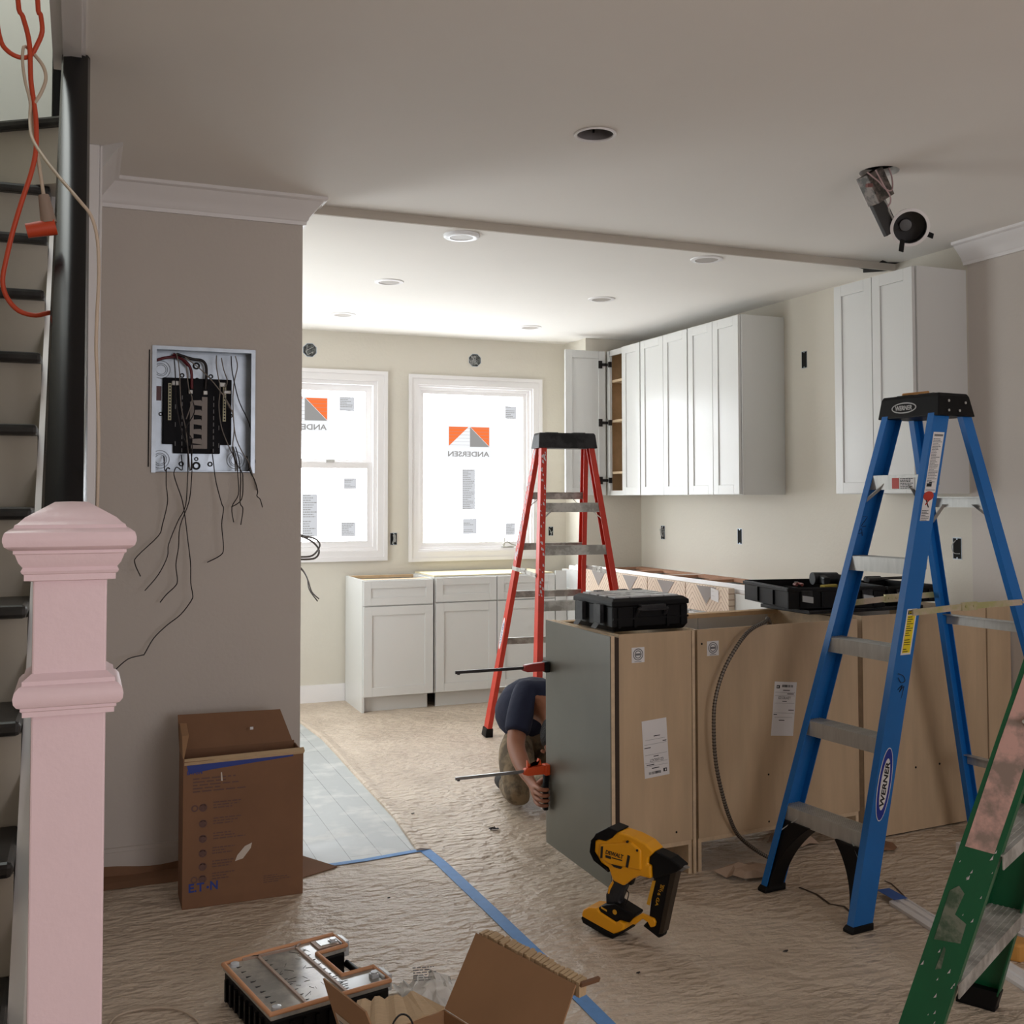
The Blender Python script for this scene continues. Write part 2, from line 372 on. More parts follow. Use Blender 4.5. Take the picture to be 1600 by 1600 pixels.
for a, b, c, d in ((-1.1, .9, 0, 2.66), (2.9, 4.1, 0, 2.66), (.9, 2.9, 0, .75), (.9, 2.9, 2.35, 2.66)): fw.box(a, b, -2.72, -2.6, c, d)
S('wall_front', fw, WALL)
S('wall_upstairs', MB().box(-1.1, 0, 1.0, 1.1, ZF, 5.0).box(-1.1, -.055, YP-.02, YP, 2.75, 5.0), mat('upstairs_paint', (232, 234, 230), .8))
# front windows behind the camera
fwn = thing('window_3', 'white framed front window behind the viewer', 'window', (1.9, -2.66, .75), kind='structure')
g = MB()
for a, b, c, d in ((.9, .96, .75, 2.35), (2.84, 2.9, .75, 2.35), (.96, 2.84, .75, .81), (.96, 2.84, 2.29, 2.35), (1.87, 1.93, .81, 2.29)): g.box(a, b, -2.70, -2.62, c, d)
g.build('window_frame', TRIM, fwn, world=True)

# baseboards, crowns and trims
S('baseboard_partition', MB().box(.06, .823, YP-.014, YP, 0, .10).box(.06, .823, YP-.010, YP, .10, .115), WALL_SHADED)
S('baseboard_back', MB().box(-.3, 1.735, YB-.014, YB, 0, .12), TRIM)
def crown(mb, path, z, n_in, depth=.085, drop=.105):
    """cornice swept along a polyline; n_in(i) gives the outward offset direction at each vertex"""
    prof = [(0, -drop), (.012, -drop), (.014, -drop+.014), (.020, -drop+.020), (.022, -drop+.030), (.045, -.048), (.066, -.024), (.070, -.018), (.080, -.016), (depth, -.012), (depth, 0), (0, 0)]
    rings = []
    for (x, y), (nx, ny) in zip(path, n_in): rings.append([(x+nx*a, y+ny*a, z+b) for a, b in prof])
    mb.ring(rings)
cp = MB()
crown(cp, [(.034, 3.90), (.034, YP), (.823, YP), (.823, YP+.07)], ZF, [(1, -1), (1, -1), (1, -1), (1, 0)], depth=.085)
S('trim_1', cp, TRIM, smooth=35)
cr_ = MB(); crown(cr_, [(XR, -2.6), (XR, 3.885)], ZF, [(-1, 0), (-1, 0)]); S('trim_2', cr_, TRIM, smooth=35)
# narrow bead where the front ceiling steps down, end boards of the stair opening
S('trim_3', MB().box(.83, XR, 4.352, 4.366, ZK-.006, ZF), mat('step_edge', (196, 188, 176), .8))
S('trim_4', MB().box(-.058, -.012, 1.1, 3.22, ZF-.02, ZF+.06).box(-.085, -.058, 1.1, 3.22, ZF-.005, ZF+.3).box(-.012, -.002, 1.1, 3.22, ZF-.008, ZF), TRIM)
S('trim_5', MB().box(-.002, .046, 3.872, 3.90, 0, ZF).box(.046, .056, 3.878, 3.90, 0, ZF), TRIM, bevel=.006)
# torn plaster at the right end of the ceiling step
tp = MB()
tp.add([(3.62, 4.352, 2.5985), (3.74, 4.40, 2.5985), (3.80, 4.47, 2.5985), (3.86, 4.42, 2.5985), (3.90, 4.37, 2.5985), (3.78, 4.37, 2.5985)], [tuple(range(6))])
tp.add([(3.78, 4.30, 2.6285), (3.84, 4.33, 2.6285), (3.905, 4.31, 2.6285), (3.905, 4.35, 2.6285), (3.80, 4.35, 2.6285)], [tuple(range(5))])
S('trim_6', tp, DARK)

# ---------------------------------------------------------------- windows
def casing(mb, x0, x1, z0, z1, y, w_=.062):
    # stepped picture-frame casing around the opening
    for a, b, c, d in ((x0-w_, x0, z0-w_, z1+w_), (x1, x1+w_, z0-w_, z1+w_), (x0, x1, z1, z1+w_), (x0, x1, z0-w_, z0)): mb.box(a, b, y-.018, y, c, d)
    for a, b, c, d in ((x0-w_-.01, x0-w_+.016, z0-w_-.01, z1+w_+.01), (x1+w_-.016, x1+w_+.01, z0-w_-.01, z1+w_+.01), (x0-w_+.016, x1+w_-.016, z1+w_-.016, z1+w_+.01), (x0-w_+.016, x1+w_-.016, z0-w_-.01, z0-w_+.016)): mb.box(a, b, y-.027, y-.0181, c, d)
def frame(mb, x0, x1, z0, z1, y0, y1, w_):
    for a, b, c, d in ((x0, x0+w_, z0, z1), (x1-w_, x1, z0, z1), (x0+w_, x1-w_, z1-w_, z1), (x0+w_, x1-w_, z0, z0+w_)): mb.box(a, b, y0, y1, c, d)
def mirrored(mb, s_, x0, x1, z0, z1, y, mi=0, bold=0.0):
    # lettering read from outside: it appears mirrored from the room
    mb.rect((x0-.012, y, z0-.010), (x1-x0+.024, 0, 0), (0, 0, z1-z0+.02), (0, -1, 0), .0004, 3)
    mb.text(s_, (x1, y-.0006, z0), (x0-x1, 0, 0), (0, 0, z1-z0), .0012, mi, .02, ns=-1)
def smalllabel(mb, x0, x1, z0, z1, y, rows, seed, mi=0):
    mb.rect((x0, y, z0), (x1-x0, 0, 0), (0, 0, z1-z0), (0, -1, 0), .0004, 2)
    scribble(mb, (x0, y-.0006, z0), (x1-x0, 0, 0), (0, 0, z1-z0), rows, seed, mi, t=.001, h=.36, dens=.9)
YF = 7.49
# window_1: double hung, behind the partition edge
w1 = thing('window_1', 'white double hung kitchen window with paper covered panes, left of the pair', 'window', (1.51, YB, 1.045), kind='structure')
m = MB(); casing(m, *W1[:2], *W1[2:], YB); m.build('window_casing', TRIM, w1, world=True)
m = MB(); frame(m, *W1, YB, YB+.13, .028); m.build('window_frame', TRIM, w1, world=True)
m = MB(); frame(m, 1.088, 1.937, 1.65, 2.227, YB+.055, YB+.085, .045); u = m.build('upper_sash', TRIM, w1, world=True)
MB().box(1.133, 1.892, YF+.012, YF+.016, 1.695, 2.182).build('pane', FILM, u, world=True)
m = MB(); frame(m, 1.088, 1.937, 1.073, 1.67, YB+.02, YB+.05, .04); l_ = m.build('lower_sash', TRIM, w1, world=True)
MB().box(1.128, 1.897, YB+.035, YB+.039, 1.113, 1.63).build('pane', FILM, l_, world=True)
MB().box(1.60, 1.66, YB+.012, YB+.022, 1.67, 1.69).build('sash_lock', ALU, l_, world=True)
def logo(mb, x0, x1, z0, z1, y):
    xm = (x0+x1)/2; g_ = .006
    def tri(P, mi): mb.prism(P, lambda a, b, t: (a, y-t, b), 0, .0012, mi)
    mb.rect((x0-.012, y+.0004, z0-.012), (x1-x0+.024, 0, 0), (0, 0, z1-z0+.024), (0, -1, 0), .0003, 3)
    tri([(x0, z0+.005), (x0, z1), (xm-g_, z1)], 0)
    tri([(xm+g_, z0), (xm+g_, z1), (x1, z0)], 1); tri([(xm+g_+.004, z1), (x1, z1), (x1, z0+.004)], 0)
    for i in range(6): mb.rect((x0, y-.0012, z0+(z1-z0)*(i+.5)/6), (x1-x0, 0, 0), (0, 0, .0016), (0, -1, 0), .0003, 1)
m = MB(); logo(m, 1.285, 1.616, 1.967, 2.127, YF+.011); mirrored(m, 'ANDERSEN', 1.285, 1.613, 1.901, 1.941, YF+.011, 1)
smalllabel(m, 1.704, 1.812, 2.041, 2.142, YF+.011, 8, 3, 1)
m.build('printed_film', [P_OR, P_GR, P_LG, P_BK], u, world=True, label='printed window film with orange and grey logo')
m = MB(); yl = YB+.034
smalllabel(m, 1.732, 1.824, 1.484, 1.561, yl, 7, 5); smalllabel(m, 1.713, 1.82, 1.147, 1.246, yl, 8, 6); smalllabel(m, 1.437, 1.545, 1.149, 1.446, yl, 18, 7)
m.build('printed_film', [P_GR, P_GR, P_LG, P_BK], l_, world=True, label='window film with small grey print')
# window_2: casement
w2 = thing('window_2', 'large white casement kitchen window with paper covered pane, right of the pair', 'window', (2.72, YB, 1.03), kind='structure')
m = MB(); casing(m, *W2[:2], *W2[2:], YB); m.build('window_casing', TRIM, w2, world=True)
m = MB(); frame(m, *W2, YB, YB+.13, .014); frame(m, 2.279, 3.161, 1.044, 2.231, YB+.03, YB+.12, .02); m.build('window_frame', TRIM, w2, world=True)
m = MB(); frame(m, 2.299, 3.141, 1.064, 2.211, YB+.045, YB+.08, .026); sa = m.build('sash', TRIM, w2, world=True)
MB().box(2.32, 3.12, YF+.012, YF+.016, 1.085, 2.19).build('pane', FILM, sa, world=True)
m = MB(); logo(m, 2.527, 2.847, 1.80, 1.948, YF+.011); mirrored(m, 'ANDERSEN', 2.52, 2.847, 1.726, 1.765, YF+.011, 1)
smalllabel(m, 2.63, 2.734, 1.334, 1.631, YF+.011, 22, 1, 1); smalllabel(m, 2.637, 2.748, 1.15, 1.263, YF+.011, 9, 2, 1)
smalllabel(m, 2.976, 3.069, 2.018, 2.114, YF+.011, 7, 4, 1); smalllabel(m, 2.979, 3.058, 1.139, 1.226, YF+.011, 7, 8, 1)
for x in (2.6, 2.68, 2.9, 2.97): m.rect((x, YF+.011, 2.178), (.03, 0, 0), (0, 0, .003), (0, -1, 0), .001, 2)
m.build('printed_film', [P_OR, P_GR, P_LG, P_BK], sa, world=True, label='printed window film with orange and grey logo')
m = MB(); m.box(2.93, 3.02, YB+.0, YB+.04, 1.044, 1.056); m.tube([(2.95, YB+.01, 1.056), (2.93, YB-.01, 1.075), (2.96, YB-.02, 1.09), (2.99, YB-.02, 1.075), (3.03, YB-.01, 1.062)], .005); m.cyl((2.945, YB, 1.07), (2.94, YB-.01, 1.12), .006)
m.build('crank_handle', ALUD, w2, world=True)

# ---------------------------------------------------------------- stairs
st = thing('staircase', 'steep stairs with black treads and pale grey risers at left edge', 'stairs', (-.5, 1.1, 0), kind='structure')
rise, run = .2, .1985
for k in range(1, 13):
    z = k*rise; y = 2.62+(k-7)*run
    MB().box(-.98, -.10, y, y+run+.035, z-.028, z).build('tread', TREAD, st, world=True, bevel=.009)
    MB().box(-.98, -.10, y+.028, y+.043, z-rise, z-.028).build('riser', RISER, st, world=True)
m = MB(); yk = 2.62+6*run
m.prism([(-.98, 4.16), (-.98, 4.28), (-.06, 4.28), (-.06, 3.53)], lambda a, b, t: (a, b, t), 2.575, 2.605)
m.build('tread', TREAD, st, world=True, bevel=.009, label='black winding tread at the top')
m = MB(); m.prism([(-.98, 4.19), (-.98, 4.28), (-.06, 4.28), (-.06, 3.56)], lambda a, b, t: (a, b, t), 2.40, 2.575); m.build('riser', RISER, st, world=True)
sl = rise/run
m = MB(); m.prism([(1.45, 0), (1.62, 0), (3.86, 2.26), (3.86, 2.46), (3.80, 2.46), (1.36, 0)], lambda a, b, t: (t, a, b+.0), -.10, -.068)
m.prism([(1.30, 0), (3.9, 0), (3.9, 2.44), (3.80, 2.46)], lambda a, b, t: (t, a, b), -.075, -.062)
m.build('stringer', TRIM, st, world=True, label='white painted stringer')
m = MB(); m.box(-.10, -.04, 3.62, 3.68, 2.60, 3.9); m.build('upper_post', BLACKP, st, world=True, label='black post standing on the top tread', bevel=.006)
MB().box(-.95, -.06, 4.262, 4.28, 2.605, 2.72).build('skirting', TRIM, st, world=True)
# handrail
hr = thing('stair_handrail', 'glossy black handrail climbing the stairs behind the pink post', 'handrail', (-.025, 1.84, 1.2))
m = MB(); sp_ = 1.085
prof = [(-.034, -.034), (-.036, -.03), (-.036, .016), (-.031, .029), (-.012, .036), (.012, .036), (.03, .028), (.036, .012), (.036, -.03), (.034, -.034)]
m.ring([[(-.026+a, y, 1.42+(y-2.02)*sp_+b*1.45) for a, b in prof] for y in (1.84, 3.125)])
m.build('rail', BLACKP, hr, world=True, smooth=40)
m = MB(); m.box(-.06, .008, 3.10, 3.16, 2.50, 2.63); m.build('end_block', BLACKP, hr, world=True, bevel=.004)
bl = MB()
for y in (2.0, 2.2, 2.4, 2.6, 2.8):
    z1 = 1.38+(y-2.02)*sp_; z0 = (y-1.30)*1.0
    if z1 > z0: MB().box(-.036, -.016, y-.01, y+.01, max(0, z0), z1).build('baluster', BLACKP, hr, world=True)
# newel post
nx, ny = -.0125, 1.75
nw = thing('newel_post', 'pink painted square newel post with moulded cap in the foreground', 'newel post', (nx, ny, 0))
MB().box(nx-.0505, nx+.0505, ny-.0505, ny+.0505, 0, 1.32).build('shaft', PINK, nw, world=True, bevel=.003)
m = MB(); m.sq_lathe([(h*.885, 1.3575+(z_-1.3575)*.86) for h, z_ in [(.058, 1.290), (.070, 1.292), (.070, 1.302), (.073, 1.304), (.075, 1.308), (.073, 1.312), (.072, 1.314), (.078, 1.322), (.081, 1.330), (.083, 1.336), (.086, 1.338), (.086, 1.343), (.092, 1.345), (.0985, 1.350), (.101, 1.358), (.101, 1.365), (.0985, 1.373), (.092, 1.378), (.086, 1.380), (.084, 1.386), (.080, 1.388), (.074, 1.394), (.070, 1.398), (.026, 1.424), (.0, 1.425)]], nx, ny)
m.build('cap', PINK, nw, world=True, smooth=28)
m = MB(); m.sq_lathe([(h*.91, z_) for h, z_ in [(.056, 1.104), (.068, 1.106), (.068, 1.113), (.071, 1.115), (.071, 1.119), (.076, 1.121), (.0805, 1.127), (.0815, 1.135), (.0795, 1.143), (.074, 1.149), (.069, 1.151), (.069, 1.157), (.064, 1.160), (.056, 1.166)]], nx, ny)
m.build('collar', PINK, nw, world=True, smooth=28)
# cords
OR = [(-.118, 2.06, 2.75), (-.115, 2.02, 2.45), (-.111, 2.0, 2.281), (-0.103, 2.0, 2.253), (-0.095, 2.0, 2.224), (-0.091, 2.0, 2.196), (-0.089, 2.0, 2.145), (-0.084, 2.0, 2.108), (-0.08, 2.0, 2.075), (-0.079, 2.0, 2.025), (-0.086, 2.0, 1.982), (-0.099, 2.0, 1.935), (-0.113, 2.0, 1.879), (-0.123, 2.0, 1.828), (-0.128, 2.0, 1.791), (-0.121, 2.0, 1.763), (-0.102, 2.0, 1.741), (-0.075, 2.0, 1.735), (-0.050, 2.0, 1.741), (-.038, 2.12, 1.745), (-.022, 2.20, 1.77)]
OL = [(-.150, 2.01, 2.75), (-.150, 2.0, 2.4), (-0.145, 2.0, 2.26), (-0.138, 2.0, 2.209), (-0.127, 2.0, 2.19), (-0.108, 2.0, 2.181), (-0.091, 2.008, 2.189), (-0.08, 2.008, 2.21), (-0.072, 2.0, 2.232), (-0.075, 2.0, 2.262), (-0.08, 2.0, 2.286), (-.085, 2.0, 2.5), (-.085, 2.01, 2.75)]
KC = lambda p, k: (p[0]*k, p[1]*k, 1.42+(p[2]-1.42)*k)
OR = [KC(p, 1.225) for p in OR]; OL = [KC(p, 1.225) for p in OL]
oc = thing('extension_cord', 'orange extension cord looped and hanging in front of the stairs', 'cord', (-.1, 2.0, 1.735))
MB().tube(OR, .0051, 8).build('cable', ORC, oc, world=True, smooth=60); MB().tube(OL, .0051, 8).build('cable', ORC, oc, world=True, smooth=60)
m = MB(); m.cyl(KC((-.092, 2.0, 1.880), 1.225), KC((-.046, 2.0, 1.892), 1.225), .0153, .0178, 12); m.build('plug', ORC, oc, world=True, smooth=50)
WH = [(-0.085, 2.01, 2.194), (-0.094, 2.01, 2.202), (-0.101, 2.0, 2.2), (-0.102, 1.995, 2.172), (-0.097, 1.99, 2.135), (-0.089, 1.988, 2.102), (-0.089, 1.988, 2.072), (-0.086, 1.99, 2.043), (-0.072, 2.0, 2.019), (-0.045, 2.01, 1.986), (-0.009, 2.02, 1.947), (0.011, 2.02, 1.921), (0.022, 2.02, 1.879), (0.025, 2.02, 1.815), (0.023, 2.02, 1.75), (0.022, 2.02, 1.686), (0.025, 2.02, 1.622), (0.028, 2.02, 1.516), (0.027, 2.02, 1.402), (.02, 2.05, .9), (.02, 2.2, .3), (.03, 2.5, .03), (.05, 2.9, .008), (0.087, 3.109, .006), (0.121, 3.165, .006), (0.188, 3.173, .006), (0.254, 3.146, .006), (0.299, 3.08, .006), (0.313, 3.0, .006), (.28, 2.85, .006), (.15, 2.8, .006)]
WL = [(-0.085, 2.01, 2.194), (-0.07, 2.005, 2.173), (-0.065, 2.0, 2.149), (-0.073, 2.0, 2.122), (-0.084, 2.0, 2.1), (-0.088, 2.012, 2.083), (-0.082, 2.012, 2.05), (-0.073, 2.0, 1.992), (-0.068, 2.0, 1.959), (-0.065, 2.0, 1.938)]
WL = [KC(p, 1.225) for p in WL]; WH = [KC(p, 1+.225*max(0, min(1, (10-i)/4))) for i, p in enumerate(WH)]
wc = thing('extension_cord', 'tan extension cord tied to the orange cord and trailing to the floor', 'cord', (0, 2.0, 0))
MB().tube(WH, .0032, 8).build('cable', TANC, wc, world=True, smooth=60); MB().tube(WL, .0038, 8).build('cable', TANC, wc, world=True, smooth=60)
m = MB(); m.cyl(KC((-.066, 2.0, 1.945), 1.225), KC((-.057, 2.0, 1.897), 1.225), .011, .0165, 10); m.build('socket_end', mat('tan_plastic', (150, 130, 116), .5), wc, world=True, smooth=50)

# ================================================================== CABINETS
def shaker(mb, a0, a1, z0, z1, fn, t=.019, fr=.058, rec=.007):
    """a framed door/drawer front; fn(a, d, z) maps face coordinates, d = distance out of the cabinet"""
    def bx(p0, p1, q0, q1, d0, d1): mb.hexa([fn(p0, d0, q0), fn(p1, d0, q0), fn(p1, d1, q0), fn(p0, d1, q0), fn(p0, d0, q1), fn(p1, d0, q1), fn(p1, d1, q1), fn(p0, d1, q1)])
    bx(a0, a0+fr, z0, z1, 0, t); bx(a1-fr, a1, z0, z1, 0, t)
    bx(a0+fr, a1-fr, z1-fr, z1, 0, t); bx(a0+fr, a1-fr, z0, z0+fr, 0, t)
    bx(a0+fr, a1-fr, z0+fr, z1-fr, 0, t-rec)
fB = lambda a, d, z: (a, 6.945-d, z)          # far base run, faces the camera
def open_box(mb, x0, x1, y0, y1, z0, z1, t=.016, rails=True):
    mb.box(x0, x0+t, y0, y1, z0, z1); mb.box(x1-t, x1, y0, y1, z0, z1); mb.box(x0+t, x1-t, y1-t, y1, z0, z1); mb.box(x0+t, x1-t, y0, y0+t, z0, z1); mb.box(x0+t, x1-t, y0+t, y1-t, z0, z0+t)
b1 = thing('base_cabinet', 'white base cabinet with one drawer, leftmost under the kitchen windows', 'cabinet', (1.98, 7.19, 0), group=None)
m = MB(); m.box(1.735, 1.751, 6.945, YB-.02, 0, .873); m.box(2.212, 2.228, 6.945, YB-.02, .10, .873); m.box(1.751, 2.212, 6.945, 6.965, .10, .873); m.box(1.751, 2.212, YB-.036, YB-.02, .1, .873); m.box(1.751, 2.212, 6.965, YB-.036, .10, .116)
m.build('body', CAB, b1, world=True)
MB().box(1.751, 2.20, 6.99, 7.005, 0, .10).build('toe_kick', CAB, b1, world=True)
MB().box(1.751, 2.212, 7.36, 7.40, .855, .873).build('top_rail', PINE, b1, world=True); MB().box(1.751, 2.212, 6.965, 7.05, .855, .873).build('top_rail', PINE, b1, world=True)
m = MB(); shaker(m, 1.742, 2.222, .705, .868, fB, fr=.05); m.build('drawer', CAB, b1, world=True, bevel=.0012)
m = MB(); shaker(m, 1.742, 2.222, .105, .697, fB); m.build('door', CAB, b1, world=True, bevel=.0012)
b2 = thing('base_cabinet', 'wide white base cabinet with two doors behind the red ladder', 'cabinet', (2.68, 7.19, 0))
m = MB(); m.box(2.236, 2.252, 6.945, YB-.02, .10, .880); m.box(3.115, 3.131, 6.945, YB-.02, .0, .880); m.box(2.252, 3.115, 6.945, 6.965, .10, .880); m.box(2.252, 3.115, YB-.036, YB-.02, .1, .88); m.box(2.252, 3.115, 6.965, YB-.036, .10, .116)
m.build('body', CAB, b2, world=True)
MB().box(2.26, 3.115, 6.99, 7.005, .0, .10).build('toe_kick', CAB, b2, world=True)
MB().box(2.24, 3.13, 6.97, YB-.02, .881, .889).build('top_board', mat('pale_board', (226, 214, 178), .6), b2, world=True)
for a, b in ((2.243, 2.683), (2.689, 3.125)):
    m = MB(); shaker(m, a, b, .712, .875, fB, fr=.05); m.build('drawer_front', CAB, b2, world=True, bevel=.0012)
    m = MB(); shaker(m, a, b, .105, .704, fB); m.build('door', CAB, b2, world=True, bevel=.0012)
MB().box(3.133, 3.218, 6.93, 6.944, .0, .90).build('cabinet_filler', CAB, label='narrow white filler board between the far and right base cabinets', cat='filler board', loc=(3.18, 6.94, 0))
# right base run along the right wall
names = ['white base cabinet under the open wall cabinet door, farthest on the right wall', 'white base cabinet in the middle of the right wall run', 'white base cabinet at the near end of the right wall run beside the island']
for i, (y0, y1) in enumerate(((6.20, 7.05), (5.30, 6.19), (4.27, 5.29))):
    c_ = thing('base_cabinet', names[i], 'cabinet', (3.6, (y0+y1)/2, 0), group=None)
    m = MB(); m.box(3.24, XR-.005, y0, y0+.016, 0, .905); m.box(3.24, XR-.005, y1-.016, y1, 0, .905); m.box(3.24, 3.256, y0+.016, y1-.016, .1, .905); m.box(XR-.021, XR-.005, y0+.016, y1-.016, .1, .905); m.box(3.256, XR-.021, y0+.016, y1-.016, .1, .116)
    m.build('body', CAB, c_, world=True)
    m = MB(); m.box(3.256, 3.34, y0+.016, y1-.016, .887, .905); m.box(XR-.10, XR-.021, y0+.016, y1-.016, .887, .905); m.box(3.34, XR-.1, (y0+y1)/2-.03, (y0+y1)/2+.03, .887, .905); m.box(3.34, XR-.1, y0+.016, y0+.06, .887, .905); m.box(3.34, XR-.1, y1-.06, y1-.016, .887, .905); m.build('top_rail', mat('raw_red_wood', (178, 132, 104), .7, var=.1, vscale=12), c_, world=True)
    ym = (y0+y1)/2
    for a, b in ((y0+.006, ym-.003), (ym+.003, y1-.006)):
        m = MB(); shaker(m, a, b, .105, .775, lambda a_, d, z: (3.24-d, a_, z)); m.build('door', CAB, c_, world=True, bevel=.0012)
    MB().box(3.29, 3.305, y0+.016, y1-.016, 0, .1).build('toe_kick', CAB, c_, world=True)
# herringbone printed cartons standing along the right run, with dark triangles
ys = [4.845, 5.285, 5.725, 6.165, 6.605]
wh = ['nearest the black tool trays with a white tag', 'second from the black tool trays', 'third from the black tool trays', 'farthest, behind the red ladder']
for i in range(4):
    y0, y1 = ys[i]+.003, ys[i+1]-.003
    t_ = thing('cardboard_strip', 'herringbone printed packing strip with grey triangle, '+wh[i], 'packing strip', (3.2, (y0+y1)/2, .79))
    m = MB(); m.box(3.200, 3.239, y0, y1, .79, .935); m.build('strip', HERR, t_, world=True, bevel=.003)
    yc = (y0+y1)/2; m = MB(); m.prism([(yc-.10, .930), (yc+.10, .930), (yc, .835)], lambda a, b, t: (3.2-t, a, b), 0, .002, 0); m.build('triangle_print', mat('grey_print', (150, 142, 138), .6), t_, world=True)
    m = MB()
    for q in (0, .06): m.prism([(yc-.10+q*.5, .9305), (yc-.096+q*.5, .9305), (yc-.0+q*.0, .8352), (yc-.004, .8352)], lambda a, b, t: (3.1975-t, a, b), 0, .001)
    if i == 0:
        m = MB(); m.rect((3.198, 5.015, .862), (0, -.075, -.01), (0, 0, .065), (-1, 0, 0), .001); scribble(m, (3.197, 5.012, .866), (0, -.06, -.008), (0, 0, .05), 6, 4, 0); m.build('tag', WHITE, t_, world=True)
# long white mouldings lying on the right run
for i, (a, b, z, yn, yf, lb) in enumerate(((3.29, 3.275, .906, 4.76, 6.95, 'front'), (3.355, 3.34, .906, 4.70, 6.98, 'middle'), (3.42, 3.405, .906, 4.95, 6.85, 'rear'))):
    m = MB(); pr_ = [(-.028, 0), (.028, 0), (.028, .018), (.012, .024), (.006, .018), (-.006, .018), (-.012, .026), (-.022, .03), (-.028, .022)]
    m.ring([[(x+p, y, z+q) for p, q in pr_] for x, y in ((a, yn), (b, yf))]); m.build('wood_moulding', TRIM, label='long white moulding lying on the right base cabinets, %s of three' % lb, cat='moulding', loc=(a, yn, z), smooth=30)

# wall cabinets on the right wall
def wall_cab(y0, y1, label, open_=False):
    c_ = thing('wall_cabinet', label, 'cabinet', (3.75, (y0+y1)/2, 1.435))
    zb, zt, xf = 1.435, 2.502, 3.61
    m = MB(); t = .016
    m.box(xf, XR, y0, y0+t, zb, zt); m.box(xf, XR, y1-t, y1, zb, zt); m.box(xf, XR, y0+t, y1-t, zb, zb+t); m.box(xf, XR, y0+t, y1-t, zt-t, zt); m.box(XR-.01, XR, y0+t, y1-t, zb+t, zt-t)
    m.build('body', CAB, c_, world=True)
    fx = lambda a, d, z: (xf-.002-d, a, z)
    ym = (y0+y1)/2
    m = MB(); shaker(m, y0+.010, ym-.0018, zb+.002, zt-.002, fx, fr=.056); m.build('door', CAB, c_, world=True, bevel=.0015)
    if not open_:
        m = MB(); shaker(m, ym+.0018, y1-.003, zb+.002, zt-.002, fx, fr=.056); m.build('door', CAB, c_, world=True, bevel=.0015)
    else:
        m = MB(); m.box(xf-.002, xf+.016, y1-.05, y1-.0, zb, zt); m.box(xf-.002, xf+.016, ym-.012, ym+.01, zb, zt); m.box(xf-.002, xf+.016, ym, y1-.04, zt-.04, zt); m.box(xf-.002, xf+.016, ym, y1-.04, zb, zb+.035); m.build('face_frame', CAB, c_, world=True)
        m = MB(); m.box(xf+.018, XR-.012, y1-.018, y1-.0165, zb+t, zt-t); m.box(XR-.014, XR-.011, ym, y1-.02, zb+t, zt-t); m.build('interior_lining', PINE, c_, world=True)
        for z in (2.285, 1.99, 1.61): MB().box(xf+.02, XR-.014, y0+.02, y1-.02, z-.018, z).build('shelf', PLYE, c_, world=True)
        m = MB(); shaker(m, 3.262, 3.588, zb+.002, zt-.002, lambda a, d, z: (a, y1-.022+(.02-d)-.0, z), fr=.056); d = m.build('door', CAB, c_, world=True, label='cabinet door standing open', bevel=.0015)
        for z in (2.40, 1.97, 1.545):
            m = MB(); m.box(3.53, 3.56, y1-.026, y1-.021, z-.028, z+.028); m.box(3.556, 3.60, y1-.034, y1-.022, z-.010, z+.010); m.box(3.598, 3.62, y1-.06, y1-.044, z-.02, z+.02); m.cyl((3.545, y1-.03, z), (3.545, y1-.018, z), .014); m.build('hinge', DKST, d, world=True)
        for z in (2.22, 1.93, 1.55):
            m = MB(); m.tube([(XR-.02, ym+.13, z-.03), (XR-.02, ym+.13, z+.01), (XR-.02, ym+.15, z+.04)], .004); m.tube([(XR-.02, ym+.13, z+.01), (XR-.02, ym+.11, z+.04)], .004); m.build('bracket', PLYE, c_, world=True)
    return c_
wall_cab(6.505, 7.05, 'white wall cabinet with its left door open showing wooden shelves', True)
wall_cab(5.88, 6.503, 'closed two door white wall cabinet in the middle of the long row')
wall_cab(5.305, 5.878, 'closed two door white wall cabinet at the near end of the long row')
wall_cab(3.88, 4.45, 'white two door wall cabinet standing alone behind the blue ladder')

# ================================================================== ISLAND (rotated 4.5 degrees)
IA = (1.836, 3.511); IR = R(2.8)
def isl(name, label, cat): return thing(name, label, cat, (IA[0], IA[1], 0), IR)
E3 = mat('dark_gap', (58, 44, 34), .8)
# end panel, greenish protective skin (true to the room axes)
ep = thing('end_panel', 'tall grey green finished panel standing at the left end of the island', 'panel', (1.81, 3.79, 0))
MB().box(1.798, 1.802, 3.497, 4.078, 0, .912).build('skin', FILMG, ep, world=True)
MB().box(1.802, 1.8165, 3.497, 4.078, 0, .912).build('core', PLYE, ep, world=True)
ep2 = MB().add([(1.8170, 3.50, 0), (1.836, 3.50, 0), (1.8178, 4.02, 0), (1.8170, 4.02, 0), (1.8170, 3.50, .905), (1.836, 3.50, .905), (1.8178, 4.02, .905), (1.8170, 4.02, .905)], [(3, 2, 1, 0), (4, 5, 6, 7), (0, 1, 5, 4), (1, 2, 6, 5), (2, 3, 7, 6), (3, 0, 4, 7)]).build('gap_shade_wedge', E3, label='dark wedge standing in for the shade between the end panel and the first island cabinet', cat='board', loc=(1.82, 3.8, 0))  # dark wedge colours in the shade of the open gap
def sticker_round(c_, x, z):
    m = MB(); m.rect((x, -.0005, z), (.055, 0, 0), (0, 0, .056), (0, -1, 0), .0006, 0)
    for r in (.022, .015): m.lathe([(r, 0), (r, .0004), (r-.0035, .0004), (r-.0035, 0)], (x+.0275, -.0012, z+.030), (0, -1, 0), 24, 1)
    m.rect((x+.017, -.0012, z+.026), (.021, 0, 0), (0, 0, .008), (0, -1, 0), .0004, 1); m.rect((x+.012, -.0012, z+.003), (.03, 0, 0), (0, 0, .002), (0, -1, 0), .0004, 1)
    m.build('round_mark_sticker', [WHITE, INKG], c_)
